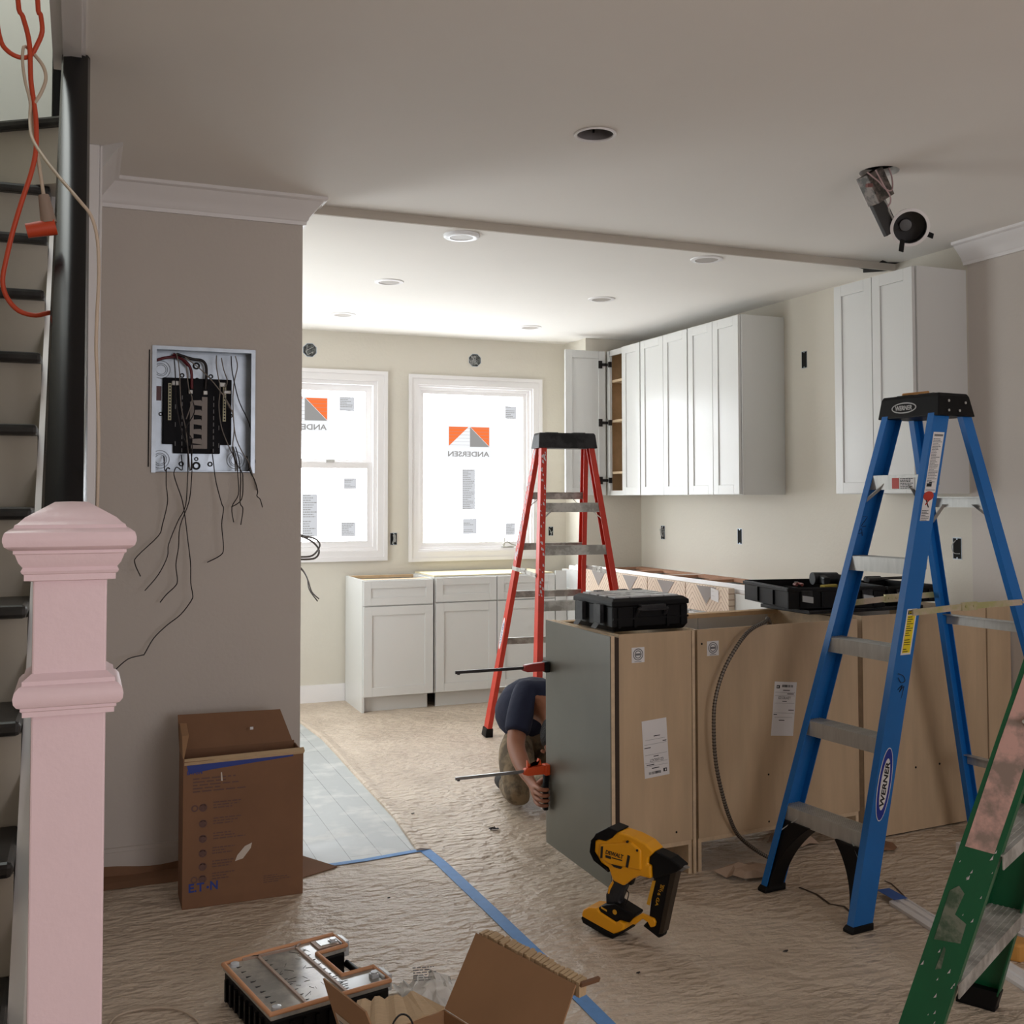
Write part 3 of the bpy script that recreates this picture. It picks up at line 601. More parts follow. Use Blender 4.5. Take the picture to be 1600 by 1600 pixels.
def sticker_long(c_, x, z, w_, h_, tilt, flip, code):
    ct, st_ = math.cos(tilt), math.sin(tilt); xv = Vector((ct, 0, st_))*w_; yv = Vector((-st_, 0, ct))*h_; o = Vector((x, -.0005, z))
    m = MB(); m.rect(o, xv, yv, (0, -1, 0), .0006, 0)
    o2 = o+Vector((0, -.0007, 0))
    if flip: o2 = o2+xv+yv; xv = -xv; yv = -yv
    P = lambda u, v: o2+xv*u+yv*v
    nrm = (0, -1, 0)
    barcode(m, P(.35, .90), xv*.5, yv*.045, 5, 1, .0004)
    m.rect(P(.10, .875), xv*.14, yv*.06, nrm, .0004, 1)
    m.rect(P(.13, .89), xv*.05, yv*.03, nrm, .0005, 0)
    m.text(code, P(.22, .68), xv*.55, yv*.045, .0004, 1) if not flip else m.text(code, P(.22, .68), xv*.55, yv*.045, .0004, 1)
    for v, a, b in ((.80, .05, .95), (.74, .05, .95), (.60, .05, .95), (.42, .05, .95), (.34, .1, .9)): m.rect(P(a, v), xv*(b-a), yv*.004, nrm, .0004, 2)
    for v, a, b in ((.835, .4, .7), (.63, .4, .6), (.47, .7, .95), (.385, .05, .2), (.28, .3, .55), (.77, .6, .9)): m.rect(P(a, v), xv*(b-a), yv*.014, nrm, .0004, 1)
    m.build('paper_label', [WHITE, INK, INKG], c_)
D_ = .55
IB = (IA[0]+.352*math.cos(IR), IA[1]+.352*math.sin(IR)); IR2 = R(4.0)
def island_cab(x0, x1, zb, zt, label, second=True):
    c_ = isl('island_cabinet', label, 'cabinet'); w_ = x1-x0; t = .016
    if second: c_.location = (IB[0]+(x0-.344)*math.cos(IR2), IB[1]+(x0-.344)*math.sin(IR2), 0); c_.rotation_euler = (0, 0, IR2)
    else: c_.location = (IA[0]+x0*math.cos(IR), IA[1]+x0*math.sin(IR), 0)
    MB().box(0, w_, 0, .006, zb, zt).build('back_board', PLY, c_)
    m = MB(); m.box(.001, t, .006, D_, .0 if zb > .05 else zb, zt-.002); m.box(w_-t, w_-.001, .006, D_, 0 if zb > .05 else zb, zt-.002); m.box(t, w_-t, .006, D_-.02, .11, .126)
    m.build('side_panels', PLYE, c_)
    MB().box(t, w_-t, .006, .018, zt-.10, zt-.004).build('top_rail', PINE, c_); MB().box(t, w_-t, D_-.07, D_-.02, zt-.022, zt-.004).build('top_rail', PINE, c_)
    m = MB(); hw = (w_-.012)/max(1, round(w_/.4)); nd = max(1, round(w_/.4))
    for k in range(nd):
        m = MB(); shaker(m, .006+k*hw, .006+(k+1)*hw-.004, .11, zt-.01, lambda a, d, z: (a, D_+d, z)); m.build('door', CAB, c_)
    return c_
k1 = island_cab(.006, .324, .128, .915, 'narrow plywood backed island cabinet under the black toolbox', False)
sticker_round(k1, .054, .808); sticker_long(k1, .108, .378, .108, .212, R(3.5), True, 'EZ1230LXZT')
for x, z in ((.075, .147), (.245, .165)): MB().cyl((x, .001, z), (x, -.001, z), .004, seg=10).build('screw_hole', DARK, k1)
dv = MB().box(.0, .013, .001, D_, 0, .914); dvo = dv.build('divider_panel', PLYE, label='thin plywood divider standing between the first two island cabinets', cat='panel'); dvo.location = (IA[0]+.3275*math.cos(IR), IA[1]+.3275*math.sin(IR), 0); dvo.rotation_euler = (0, 0, IR)
k2 = island_cab(.344, 1.150, .127, .915, 'wide plywood backed island cabinet behind the hanging metal conduit')
sticker_round(k2, .044, .812); sticker_long(k2, .348, .480, .112, .212, R(-6), False, 'EZ123LXZT')
for x, z in ((.335, .33), (.335, .147), (.02, .86)): MB().cyl((x, .001, z), (x, -.001, z), .004, seg=10).build('screw_hole', DARK, k2)
k3 = island_cab(1.178, 1.905, .006, .925, 'plywood backed island cabinet reaching the floor behind the blue ladder')
for x, z in ((.29, .27), (.43, .27)): MB().cyl((x, .001, z), (x, -.001, z), .005, seg=10).build('screw_hole', DARK, k3)
fp = MB().box(0, .148, 0, .016, 0, .935).build('plywood_filler', PLY, label='plywood filler piece between the last island cabinet and the right wall', cat='board'); fp.location = (IB[0]+1.571*math.cos(IR2), IB[1]+1.571*math.sin(IR2), 0); fp.rotation_euler = (0, 0, IR2)

# ================================================================== ELECTRICAL BOXES, LIGHTS
def wallbox(label, x, y, z, face, w_=.052, h_=.092, octo=False, wires=3, seed=1):
    """face 'b' = back wall (normal -Y), 'r' = right wall (normal -X)"""
    t_ = thing('electrical_box', label, 'electrical box', (x, y, z))
    f = (lambda a, d, c: (x+a, y-d, z+c)) if face == 'b' else (lambda a, d, c: (x-d, y-a, z+c))
    m = MB()
    if octo: P = [(w_/2*math.cos(R(22.5+45*k)), w_/2*math.sin(R(22.5+45*k))) for k in range(8)]
    else: P = [(-w_/2, -h_/2), (w_/2, -h_/2), (w_/2, h_/2), (-w_/2, h_/2)]
    Q = [(a*.93, b*.93) for a, b in P]; n = len(P)
    V = [f(a, .002, b) for a, b in P]+[f(a, .002, b) for a, b in Q]+[f(a, .0003, b) for a, b in Q]+[f(a, .0003, b) for a, b in P]
    m.add(V, [(i, (i+1) % n, n+(i+1) % n, n+i) for i in range(n)]+[(n+i, n+(i+1) % n, 2*n+(i+1) % n, 2*n+i) for i in range(n)]+[(i, (i+1) % n, 3*n+(i+1) % n, 3*n+i) for i in range(n)])
    m.build('box_rim', GALV, t_, world=True)
    MB().prism(Q, lambda a, b, t: f(a, t, b), .0004, .001).build('box_cavity', mat('dim_galvanised', (92, 96, 94), .6, c2=(34, 34, 34), vscale=40) if octo else DARK, t_, world=True)
    rr = random.Random(seed); m = MB()
    for k in range(wires):
        a = rr.uniform(-.3, .3)*w_; m.tube([f(a, .001, rr.uniform(-.4, .4)*h_), f(a+rr.uniform(-.3, .3)*w_, .014, rr.uniform(-.3, .3)*h_), f(rr.uniform(-.3, .3)*w_, .010, rr.uniform(-.4, .4)*h_), f(rr.uniform(-.3, .3)*w_, .002, rr.uniform(-.4, .4)*h_)], .0022, 6)
    if wires: m.build('wires', mat('pale_grey_wire', (168, 168, 166), .5), t_, world=True, smooth=60)
    for c in (-.43, .43):
        if not octo: MB().cyl(f(0, .001, c*h_), f(0, .004, c*h_), .004, seg=8).build('screw', GALV, t_, world=True)
wallbox('octagonal grey light box high above the left kitchen window', 1.478, YB, 2.457, 'b', .105, .1, True, 2, 4)
wallbox('octagonal light box with stuffed wires above the right kitchen window', 2.71, YB, 2.443, 'b', .105, .1, True, 7, 9)
wallbox('outlet box stuffed with wires between the two kitchen windows', 2.088, YB, 1.125, 'b', .05, .088, False, 6, 2)
wallbox('outlet box low right of the kitchen windows seen through the red ladder', 3.325, YB, 1.164, 'b', .04, .07, False, 2, 3)
wallbox('wired outlet box on the right wall under the open wall cabinet', XR, 6.759, 1.166, 'r', .055, .10, False, 5, 5)
wallbox('narrow outlet box on the right wall under the closed wall cabinets', XR, 5.788, 1.17, 'r', .05, .10, False, 0, 6)
wallbox('switch box high on the right wall between the wall cabinets', XR, 5.112, 2.222, 'r', .05, .10, False, 0, 7)
wallbox('outlet box on the right wall beside the blue ladder', XR, 3.962, 1.172, 'r', .055, .105, False, 1, 8)
# cable bundle poking out of the back wall beside the partition
t_ = thing('cable_bundle', 'bundle of looped grey cables hanging at the partition edge under the left window', 'cable', (.84, 4.42, 1.25))
for i, P in enumerate(([(.81, 4.44, 1.25), (.85, 4.44, 1.26), (.90, 4.44, 1.235), (.925, 4.44, 1.20), (.91, 4.44, 1.17), (.86, 4.44, 1.165), (.81, 4.44, 1.17)], [(.81, 4.45, 1.29), (.86, 4.45, 1.262), (.91, 4.45, 1.25), (.93, 4.45, 1.22), (.90, 4.45, 1.18), (.85, 4.45, 1.175)], [(.81, 4.44, 1.15), (.85, 4.44, 1.13), (.875, 4.44, 1.09), (.885, 4.44, 1.04), (.92, 4.44, .99)], [(.81, 4.435, 1.15), (.855, 4.435, 1.12), (.878, 4.435, 1.08), (.895, 4.435, 1.03), (.925, 4.435, 1.0)])):
    MB().tube(P, .004 if i < 2 else .0025, 6).build('cable', mat('grey_cable', (96, 88, 84), .5), t_, world=True, smooth=60)
# recessed lights
rows = [('nearest the ceiling step in the left row', 1.572, 4.489), ('middle of the left row', 1.547, 5.614), ('farthest of the left row', 1.549, 6.728), ('nearest the ceiling step in the right row', 2.863, 4.503), ('middle of the right row', 2.857, 5.643), ('farthest of the right row', 2.869, 6.763)]
LENS = mat('frosted_lens', (168, 160, 152), .5)
for i, (lb, x, y) in enumerate(rows):
    t_ = thing('recessed_light', 'unlit round kitchen ceiling light, '+lb, 'ceiling light', (x, y, ZK), group=None)
    z = ZK-(.008 if i == 0 else 0)
    MB().lathe([(.056, -.001), (.058, -.007), (.078, -.005), (.081, 0), (.081, .001)] if i else [(.052, -.001), (.054, -.006), (.078, -.005), (.081, -.002), (.081, .008)], (x, y, z), seg=40).build('trim_ring', mat('bright_trim_ring', (250, 252, 255), .35) if i == 0 else TRIM, t_, world=True, smooth=50)
    MB().cyl((x, y, z-.004), (x, y, z), .056, seg=40).build('lens', LENS, t_, world=True)
# open can housing in the front ceiling
hx, hy, hr_ = holes[1]
t_ = thing('recessed_light_can', 'open empty round light can in the front ceiling', 'ceiling light', (hx, hy, ZF))
MB().lathe([(hr_+.010, -.001), (hr_+.008, -.005), (hr_-.001, -.004), (hr_-.002, .002)], (hx, hy, ZF), seg=40).build('rim', TRIM, t_, world=True, smooth=50)
MB().lathe([(hr_-.0025, .0), (hr_-.0025, .14), (.0005, .141)], (hx, hy, ZF), seg=40).build('can', mat('grey_can', (120, 116, 116), .5), t_, world=True, smooth=50)
MB().box(hx-.035, hx-.005, hy+.053, hy+.060, ZF+.05, ZF+.075).box(hx+.012, hx+.03, hy+.052, hy+.058, ZF+.05, ZF+.065).box(hx+.018, hx+.024, hy+.052, hy+.058, ZF+.025, ZF+.05).build('slot', DARK, t_, world=True)
# hanging can light
hx, hy, hr_ = holes[0]
MB().lathe([(hr_+.0015, .0), (hr_+.0015, .12), (.0005, .121)], (hx, hy, ZF), seg=40).build('ceiling_hole', DARK, label='dark round hole in the front ceiling above the dangling light', cat='hole', loc=(hx, hy, ZF), kind='structure')
t_ = thing('dangling_light', 'dismantled can light dangling from its hole in the front ceiling', 'ceiling light', (2.69, 3.13, 2.63))
m = MB(); m.bar((2.703, 3.14, 2.625), (2.768, 3.15, 2.530), (.036, 0, .022), (0, .03, 0)); m.build('driver_box', mat('dark_galvanised', (70, 68, 64), .4, metal=.5, c2=(120, 110, 104), vscale=40), t_, world=True, bevel=.002)
m = MB(); m.tube([(2.66, 3.10, 2.61), (2.70, 3.09, 2.58), (2.735, 3.085, 2.55), (2.765, 3.09, 2.555), (2.775, 3.10, 2.60), (2.76, 3.10, 2.64)], .003, 6); m.tube([(2.69, 3.09, 2.62), (2.72, 3.08, 2.56), (2.75, 3.085, 2.53), (2.765, 3.10, 2.51), (2.77, 3.12, 2.50)], .003, 6); m.build('wires', mat('pale_wire', (178, 150, 150), .5), t_, world=True, smooth=60)
m = MB(); m.bar((2.665, 3.11, 2.565), (2.69, 3.11, 2.568), (0, .006, 0), (0, 0, .006)); m.build('connector', mat('wire_nut', (120, 80, 76), .5), t_, world=True)
m = MB(); m.bar((2.750, 3.165, 2.545), (2.850, 3.19, 2.425), (.030, 0, .018), (0, .010, 0)); m.build('arm', mat('dark_grey_metal', (66, 66, 66), .45, metal=.4), t_, world=True, bevel=.003)
m = MB(); m.tube([(2.775, 3.15, 2.54), (2.79, 3.14, 2.51), (2.80, 3.145, 2.49), (2.83, 3.16, 2.47)], .0035, 6); m.build('conduit', ALU, t_, world=True, smooth=60)
ctr = Vector((2.884, 3.13, 2.434)); ax = Vector((-.58, -.74, -.34)).normalized()
MB().lathe([(.055, -.12), (.062, -.10), (.063, -.01), (.071, -.006), (.071, 0), (.0598, .001), (.0592, -.01)], ctr, ax, 40).build('ring', TRIM, t_, world=True, smooth=50)
MB().lathe([(.0594, -.002), (.0594, -.085), (.0005, -.087)], ctr, ax, 40).build('reflector', mat('dark_reflector', (34, 34, 38), .35), t_, world=True, smooth=50)
m = MB(); m.lathe([(.024, 0), (.022, .012), (.012, .014), (.0005, .014)], ctr-ax*.085+Vector((-.014, 0, 0)), ax, 20); m.build('lamp_socket', mat('socket_grey', (110, 110, 110), .5), t_, world=True, smooth=40)
for a, b in (((2.945, 3.125, 2.420), (2.985, 3.12, 2.408)), ((2.838, 3.12, 2.382), (2.830, 3.12, 2.336))):
    MB().bar(a, b, (Vector(b)-Vector(a)).cross(Vector((0, 1, 0))).normalized()*.010, (0, .002, 0)).build('spring_tab', BLK, t_, world=True)

# ================================================================== ELECTRIC PANEL
ep_ = thing('breaker_panel', 'open steel breaker panel set in the partition wall with bare wires', 'electric panel', (.44, YP, 1.52))
x0, x1, z0, z1 = .252, .633, 1.522, 2.003
m = MB()
m.box(x0, x1, YP+.088, YP+.092, z0, z1); m.box(x0, x0+.003, YP-.006, YP+.09, z0, z1); m.box(x1-.003, x1, YP-.006, YP+.09, z0, z1); m.box(x0, x1, YP-.006, YP+.09, z0, z0+.003); m.box(x0, x1, YP-.006, YP+.09, z1-.003, z1)
m.box(x0-.004, x0+.012, YP-.008, YP-.005, z0-.004, z1+.004); m.box(x1-.012, x1+.004, YP-.008, YP-.005, z0-.004, z1+.004); m.box(x0+.012, x1-.012, YP-.008, YP-.005, z1-.010, z1+.004)
m.build('enclosure', GALV, ep_, world=True)
MB().box(.236, .240, YP-.004, YP, 1.54, 1.99).build('wall_gap', DARK, ep_, world=True)
yb = YP+.088
m = MB()
for cx_, cz in ((.286, 1.572), (.286, 1.925), (.575, 1.572)):
    for r in (.036, .026, .02): m.lathe([(r, 0), (r, .0015), (r-.0025, .0015), (r-.0025, 0)], (cx_, yb, cz), (0, -1, 0), 24)
m.build('knockouts', mat('knockout_grey', (130, 138, 146), .4), ep_, world=True)
m = MB()
GRM = ((.366, 1.905, .009), (.476, 1.905, .009), (.42, 1.945, .014), (.366, 1.555, .010), (.476, 1.555, .010), (.423, 1.548, .016), (.423, 1.89, .008), (.423, 1.575, .008), (.287, 1.75, .008), (.555, 1.75, .008))
for cx_, cz, r in GRM: MB().lathe([(r, 0), (r, .006), (r*.55, .006), (r*.55, 0)], (cx_, yb, cz), (0, -1, 0), 16).build('grommet', BLK, ep_, world=True)
for cz in (1.79, 1.73, 1.68): MB().cyl((.256, yb, cz), (.256, yb-.002, cz), .003, seg=8).build('rivet_hole', DARK, ep_, world=True)
m = MB(); m.prism([(.293, 1.893), (.555, 1.893), (.555, 1.632), (.512, 1.632), (.512, 1.596), (.334, 1.596), (.334, 1.632), (.293, 1.632)], lambda a, b, t: (a, yb-t, b), .001, .022); m.build('breaker_base', mat('navy_black_plastic', (8, 9, 17), .6, spec=.2), ep_, world=True, bevel=.003)
y2 = yb-.022
for xx, zz0 in ((.312, 1.725), (.52, 1.725)):
    MB().box(xx, xx+.012, y2-.010, y2, zz0, zz0+.145).build('terminal_bar', mat('brass_grey', (150, 146, 120), .4, metal=.4), ep_, world=True)
m = MB()
for xx in (.3135, .5215):
    for k in range(12): m.rect((xx+.002, y2-.0105, 1.730+k*.0118), (.006, 0, 0), (0, 0, .006), (0, -1, 0), .0008)
m.build('terminal_screws', INK, ep_, world=True)
m = MB(); m.box(.395, .409, y2-.006, y2, 1.655, 1.80); m.box(.440, .461, y2-.006, y2, 1.615, 1.82); m.box(.40, .44, y2-.005, y2-.001, 1.615, 1.63)
for k in range(5): m.prism([(.405, 1.805-k*.038), (.436, 1.807-k*.038), (.442, 1.797-k*.038), (.442, 1.783-k*.038), (.405, 1.788-k*.038)], lambda a, b, t: (a, y2-t, b), .0, .008)
m.build('bus_stabs', mat('tin_plate', (128, 120, 114), .5, metal=.3), ep_, world=True)
m = MB()
for xx, zz in ((.396, 1.838), (.452, 1.836)): m.box(xx-.008, xx+.008, y2-.018, y2, zz-.008, zz+.008)
m.box(.325, .352, y2-.012, y2, 1.862, 1.880); m.box(.505, .53, y2-.012, y2, 1.862, 1.880); m.box(.523, .55, y2-.016, y2, 1.835, 1.848)
m.build('lugs', ALU, ep_, world=True, bevel=.002)
m = MB()
for xx, zs in ((.364, 1.60), (.484, 1.60)):
    for k in range(9): m.box(xx, xx+.0035, y2-.001, y2, zs+k*.026, zs+k*.026+.016)
for k, (xx, zz) in enumerate(((.339, 1.625), (.339, 1.70), (.339, 1.77), (.505, 1.62), (.505, 1.69), (.505, 1.77))): m.box(xx, xx+.003, y2-.001, y2, zz, zz+.018)
m.build('slots', INKG, ep_, world=True)
MB().box(.254, .289, yb-.001, yb, 1.803, 1.860).build('rating_label', mat('red_grey_label', (110, 70, 74), .5), ep_, world=True)
CW_ = mat('copper_wire_dark', (32, 24, 24), .5); RW = mat('red_feeder', (104, 30, 40), .45)
MB().tube([(.262, YP+.05, 1.955), (.30, YP+.05, 1.968), (.34, YP+.05, 1.972), (.375, YP+.04, 1.955), (.396, YP+.04, 1.92), (.400, YP+.05, 1.85)], .0055, 8).tube([(.33, YP+.06, 1.985), (.36, YP+.05, 1.965), (.385, YP+.045, 1.94)], .0055, 8).build('red_cable', RW, ep_, world=True, smooth=60)
MB().tube([(.34, YP+.05, 1.985), (.40, YP+.05, 1.968), (.44, YP+.05, 1.962), (.455, YP+.05, 1.93), (.452, YP+.055, 1.85)], .0055, 8).build('black_cable', CW_, ep_, world=True, smooth=60)
WIRES = []
WIRES.append([(0.294, 4.235, 1.525), (0.304, 4.251, 1.535), (0.313, 4.254, 1.532), (0.306, 4.244, 1.536), (0.299, 4.226, 1.525), (0.298, 4.215, 1.47), (0.302, 4.22, 1.44), (0.304, 4.235, 1.398), (0.288, 4.251, 1.319), (0.274, 4.254, 1.277), (0.2, 4.243, 1.204), (0.19, 4.226, 1.178), (0.21, 4.215, 1.129)])
WIRES.append([(0.359, 4.253, 1.529), (0.338, 4.24, 1.538), (0.328, 4.223, 1.525), (0.326, 4.215, 1.507), (0.337, 4.222, 1.471), (0.359, 4.239, 1.41), (0.373, 4.253, 1.33), (0.382, 4.253, 1.257), (0.391, 4.239, 1.172), (0.391, 4.222, 1.1), (0.397, 4.215, 1.059), (0.395, 4.223, 1.034), (0.357, 4.24, 0.979), (0.307, 4.253, 0.938), (0.261, 4.253, 0.892), (0.229, 4.239, 0.839), (0.22, 4.222, 0.836), (0.169, 4.215, 0.825), (0.123, 4.223, 0.784)])
WIRES.append([(0.379, 4.22, 1.562), (0.375, 4.215, 1.501), (0.37, 4.226, 1.392), (0.343, 4.243, 1.331), (0.312, 4.254, 1.246), (0.307, 4.251, 1.198), (0.275, 4.235, 1.133), (0.226, 4.22, 1.075)])
WIRES.append([(0.392, 4.229, 1.562), (0.392, 4.247, 1.483), (0.384, 4.255, 1.404), (0.352, 4.248, 1.312), (0.346, 4.232, 1.234), (0.336, 4.217, 1.169), (0.342, 4.217, 1.108), (0.332, 4.23, 1.084), (0.305, 4.247, 1.056), (0.283, 4.255, 1.026)])
WIRES.append([(0.475, 4.255, 1.552), (0.483, 4.245, 1.484), (0.503, 4.228, 1.4), (0.509, 4.216, 1.379), (0.503, 4.219, 1.318), (0.512, 4.234, 1.231), (0.504, 4.25, 1.2), (0.454, 4.255, 1.173)])
WIRES.append([(0.558, 4.224, 1.564), (0.562, 4.215, 1.502), (0.565, 4.221, 1.434), (0.543, 4.238, 1.385), (0.552, 4.252, 1.326)])
WIRES.append([(0.567, 4.224, 1.564), (0.576, 4.242, 1.49), (0.576, 4.254, 1.403), (0.587, 4.252, 1.378), (0.577, 4.237, 1.316)])
WIRES.append([(0.612, 4.255, 1.528), (0.63, 4.249, 1.491), (0.64, 4.233, 1.447), (0.635, 4.218, 1.428), (0.647, 4.216, 1.415), (0.658, 4.228, 1.384)])
WIRES.append([(0.553, 4.229, 1.564), (0.576, 4.216, 1.521), (0.581, 4.218, 1.496), (0.579, 4.232, 1.416), (0.542, 4.249, 1.385)])
WIRES_IN = []
WIRES_IN.append([(0.338, 4.26, 1.984), (0.351, 4.273, 1.921), (0.359, 4.274, 1.782), (0.376, 4.262, 1.689), (0.385, 4.249, 1.597), (0.394, 4.246, 1.505)])
WIRES_IN.append([(0.33, 4.273, 1.967), (0.335, 4.274, 1.902), (0.34, 4.262, 1.781), (0.362, 4.249, 1.665), (0.38, 4.246, 1.62), (0.384, 4.256, 1.505)])
WIRES_IN.append([(0.37, 4.274, 1.969), (0.441, 4.262, 1.91), (0.499, 4.249, 1.841), (0.544, 4.246, 1.767), (0.556, 4.256, 1.693), (0.553, 4.27, 1.619), (0.568, 4.275, 1.553), (0.572, 4.266, 1.483)])
WIRES_IN.append([(0.49, 4.262, 1.982), (0.489, 4.249, 1.934), (0.503, 4.246, 1.85), (0.5, 4.256, 1.785), (0.512, 4.27, 1.702), (0.54, 4.275, 1.628), (0.562, 4.266, 1.577), (0.565, 4.252, 1.525)])
WIRES_IN.append([(0.543, 4.249, 1.979), (0.546, 4.246, 1.927), (0.559, 4.256, 1.867), (0.58, 4.27, 1.798), (0.618, 4.275, 1.719), (0.631, 4.266, 1.648), (0.639, 4.252, 1.563), (0.61, 4.245, 1.529)])
WIRES_IN.append([(0.557, 4.246, 1.979), (0.567, 4.256, 1.938), (0.556, 4.27, 1.873), (0.553, 4.275, 1.789), (0.562, 4.266, 1.67), (0.588, 4.252, 1.6), (0.615, 4.245, 1.553), (0.644, 4.252, 1.45)])
WIRES_IN.append([(0.508, 4.256, 1.973), (0.519, 4.27, 1.928), (0.534, 4.275, 1.882), (0.519, 4.266, 1.838), (0.536, 4.252, 1.786), (0.554, 4.245, 1.758)])
WIRES_IN.append([(0.398, 4.27, 1.811), (0.408, 4.275, 1.756), (0.377, 4.266, 1.69), (0.398, 4.252, 1.643), (0.394, 4.245, 1.528)])
WIRES_IN.append([(0.375, 4.275, 1.932), (0.384, 4.266, 1.848), (0.396, 4.252, 1.8), (0.374, 4.245, 1.725)])
for P in WIRES:
    MB().tube([(P[0][0]+.004, YP+.06, P[0][2]+.06)]+P, .0021, 6).build('wire', CW_, ep_, world=True, smooth=60)
PW = mat('grey_wire', (132, 124, 116), .5)
for i, P in enumerate(WIRES_IN):
    MB().tube([(x, y+.06-.012*(i % 3), z) for x, y, z in P], .0021, 6).build('wire', PW if i % 3 != 1 else CW_, ep_, world=True, smooth=60)

# ================================================================== STEPLADDERS
def ladder(name, label, P, mrail, mstep, front_steps, rear_bars, mcap, rw=(.088, .080), fl=.028, rrw=(.058, .05), step_d=.082, foot=None, step_h=.028, mrail2=None):
    """local X runs from front rails to rear rails, local Y along the steps"""
    t_ = thing(name, label, 'ladder', (P['cx'], P['cy'], 0), P['th'])
    h, wb, wt, s, cdp, s2, wr = (P[k] for k in ('h', 'wb', 'wt', 's', 'cd', 's2', 'wr'))
    hc = h-.085 # underside of cap
    fv = lambda z: s*z/h; fw = lambda z: (wb*(1-z/h)+wt*z/h)/2
    rv = lambda z: (s+cdp)*z/h+(s+cdp+s2)*(1-z/h); rwid = lambda z: (wr*(1-z/h)+wt*z/h)/2
    def crail(side, vf, wf, d0, d1, z0, z1, sgn, th=.004, flw=fl):
        rings = []
        for z in (z0, z1):
            d = d0+(d1-d0)*z/h; v = vf(z); u = wf(z)*side
            prof = [(0, 0), (d, 0), (d, flw), (d-th, flw), (d-th, th), (th, th), (th, flw), (0, flw)]
            rings.append([(v+sgn*a, u-side*b, z) for a, b in prof])
        return MB().ring(rings)
    for side in (1, -1):
        nm = 'front_rail'
        o = crail(side, fv, fw, rw[0], rw[1], .012, hc+.03, 1).build('front_rail', mrail, t_)
        o = crail(side, rv, rwid, rrw[0], rrw[1], .012, hc+.03, -1, flw=fl*.85).build('rear_rail', mrail2 or mrail, t_)
        # feet
        for vf, wf, d, sg in ((fv, fw, rw[0], 1), (rv, rwid, rrw[0], -1)):
            v = vf(0); u = wf(0)*side; hh = .055 if foot == 'boot' else .022
            def rg(z, e): return [(v+fv(z)*0+sg*(-e), u+side*e, z), (v+sg*(d+e), u+side*e, z), (v+sg*(d+e), u-side*(fl+e+.004), z), (v-sg*e, u-side*(fl+e+.004), z)]
            k_ = (vf(hh)-vf(0))
            MB().ring([rg(0, .005), rg(.010, .005), [(a+k_, b, c) for a, b, c in rg(hh, .002)]]).build('foot', BLK, t_, bevel=.003)
    # steps
    for k, z in enumerate(front_steps):
        v = fv(z)+.002; u = fw(z)-.005; d = step_d
        m = MB(); m.box(v, v+d, -u, u, z-.004, z); m.box(v, v+.003, -u, u, z-step_h*1.9, z-.004); m.box(v+d-.003, v+d, -u, u, z-step_h*1.3, z-.004)
        for g_ in range(6): m.box(v+.008+g_*d*.15, v+.008+g_*d*.15+.004, -u, u, z, z+.0014)
        m.build('step', mstep, t_, label=None)
    for k, z in enumerate(rear_bars):
        v = rv(z); u = rwid(z)-.005; m = MB(); m.box(v-.004, v-.001, -u, u, z-.040, z); m.box(v-.026, v-.004, -u, u, z-.004, z); m.build('rear_brace', mstep, t_)
    # diagonal braces
    for z, vf, wf in [(front_steps[0], fv, fw), (front_steps[-1], fv, fw)]+([(rear_bars[-1], rv, rwid)] if rear_bars else []):
        for side in (1, -1):
            u = wf(z)-.006; v = vf(z)+(.012 if vf is fv else -.012)
            z2 = z-.10; MB().bar((v, side*(u-.075), z-.03), (v+(vf(z2)-vf(z)), side*(wf(z2)-.008), z2), (.010, 0, 0), (0, .0012, .0012)).build('diagonal_brace', mstep, t_)
    # spreaders
    zs = h*.565
    for side in (1, -1):
        a = Vector((fv(zs)+rw[0]*.5, side*(fw(zs)+.004), zs)); b = Vector((rv(zs)-.02, side*(rwid(zs)+.004), zs+.012)); mid = (a+b)/2+Vector((0, 0, .004))
        m = MB(); m.bar(a, mid+(mid-a)*.0, (0, 0, .011), (0, .0018, 0)); m.bar(mid, b, (0, 0, .011), (0, .0018, 0)); m.bar(mid-Vector((.04, 0, 0)), mid+Vector((.04, 0, 0)), (0, 0, .015), (0, .004, 0))
        for q in (a, b, mid-Vector((.02, 0, 0)), mid+Vector((.02, 0, 0))): m.cyl(q-Vector((0, .007, 0)), q+Vector((0, .007, 0)), .0045, seg=8)
        m.build('spreader', ZINC if P.get('zinc') else ALUD, t_)
    # rivets
    m = MB()
    for z in front_steps:
        for side in (1, -1):
            for dz in (-.015,):
                m.cyl((fv(z)-.0015, side*(fw(z)-.013), z+dz), (fv(z)+.003, side*(fw(z)-.013), z+dz), .005, seg=8)
    m.build('rivets', ALU, t_)
    # cap
    v0, v1 = s-.012, s+cdp; u = wt/2+.018
    m = MB(); e = .022
    m.ring([[(v0-e*.6, -u-e*.3, hc), (v1+e, -u-e*.3, hc), (v1+e, u+e*.3, hc), (v0-e*.6, u+e*.3, hc)], [(v0, -u, h-.012), (v1, -u, h-.012), (v1, u, h-.012), (v0, u, h-.012)], [(v0+.006, -u+.006, h), (v1-.006, -u+.006, h), (v1-.006, u-.006, h), (v0+.006, u-.006, h)]])
    cap = m.build('top_cap', mcap, t_, bevel=.004)
    m = MB()
    for a, b in ((.25, .02), (.6, .02), (.25, .055), (.8, .05)): m.cyl((v0+(v1-v0)*a, -u-e*.3-.001, hc+b), (v0+(v1-v0)*a, -u-.0-.010, hc+b), .005, seg=10)
    m.build('cap_rivets', ALU, cap)
    m = MB(); m.box(v0+.03, v1-.03, -u+.05, -u+.12, h, h+.004); m.box(v0+.03, v1-.03, u-.12, u-.05, h, h+.004); m.build('cap_ribs', mcap, cap)
    return t_, fv, fw, rv, rwid, cap, (v0, v1, u, hc, h)
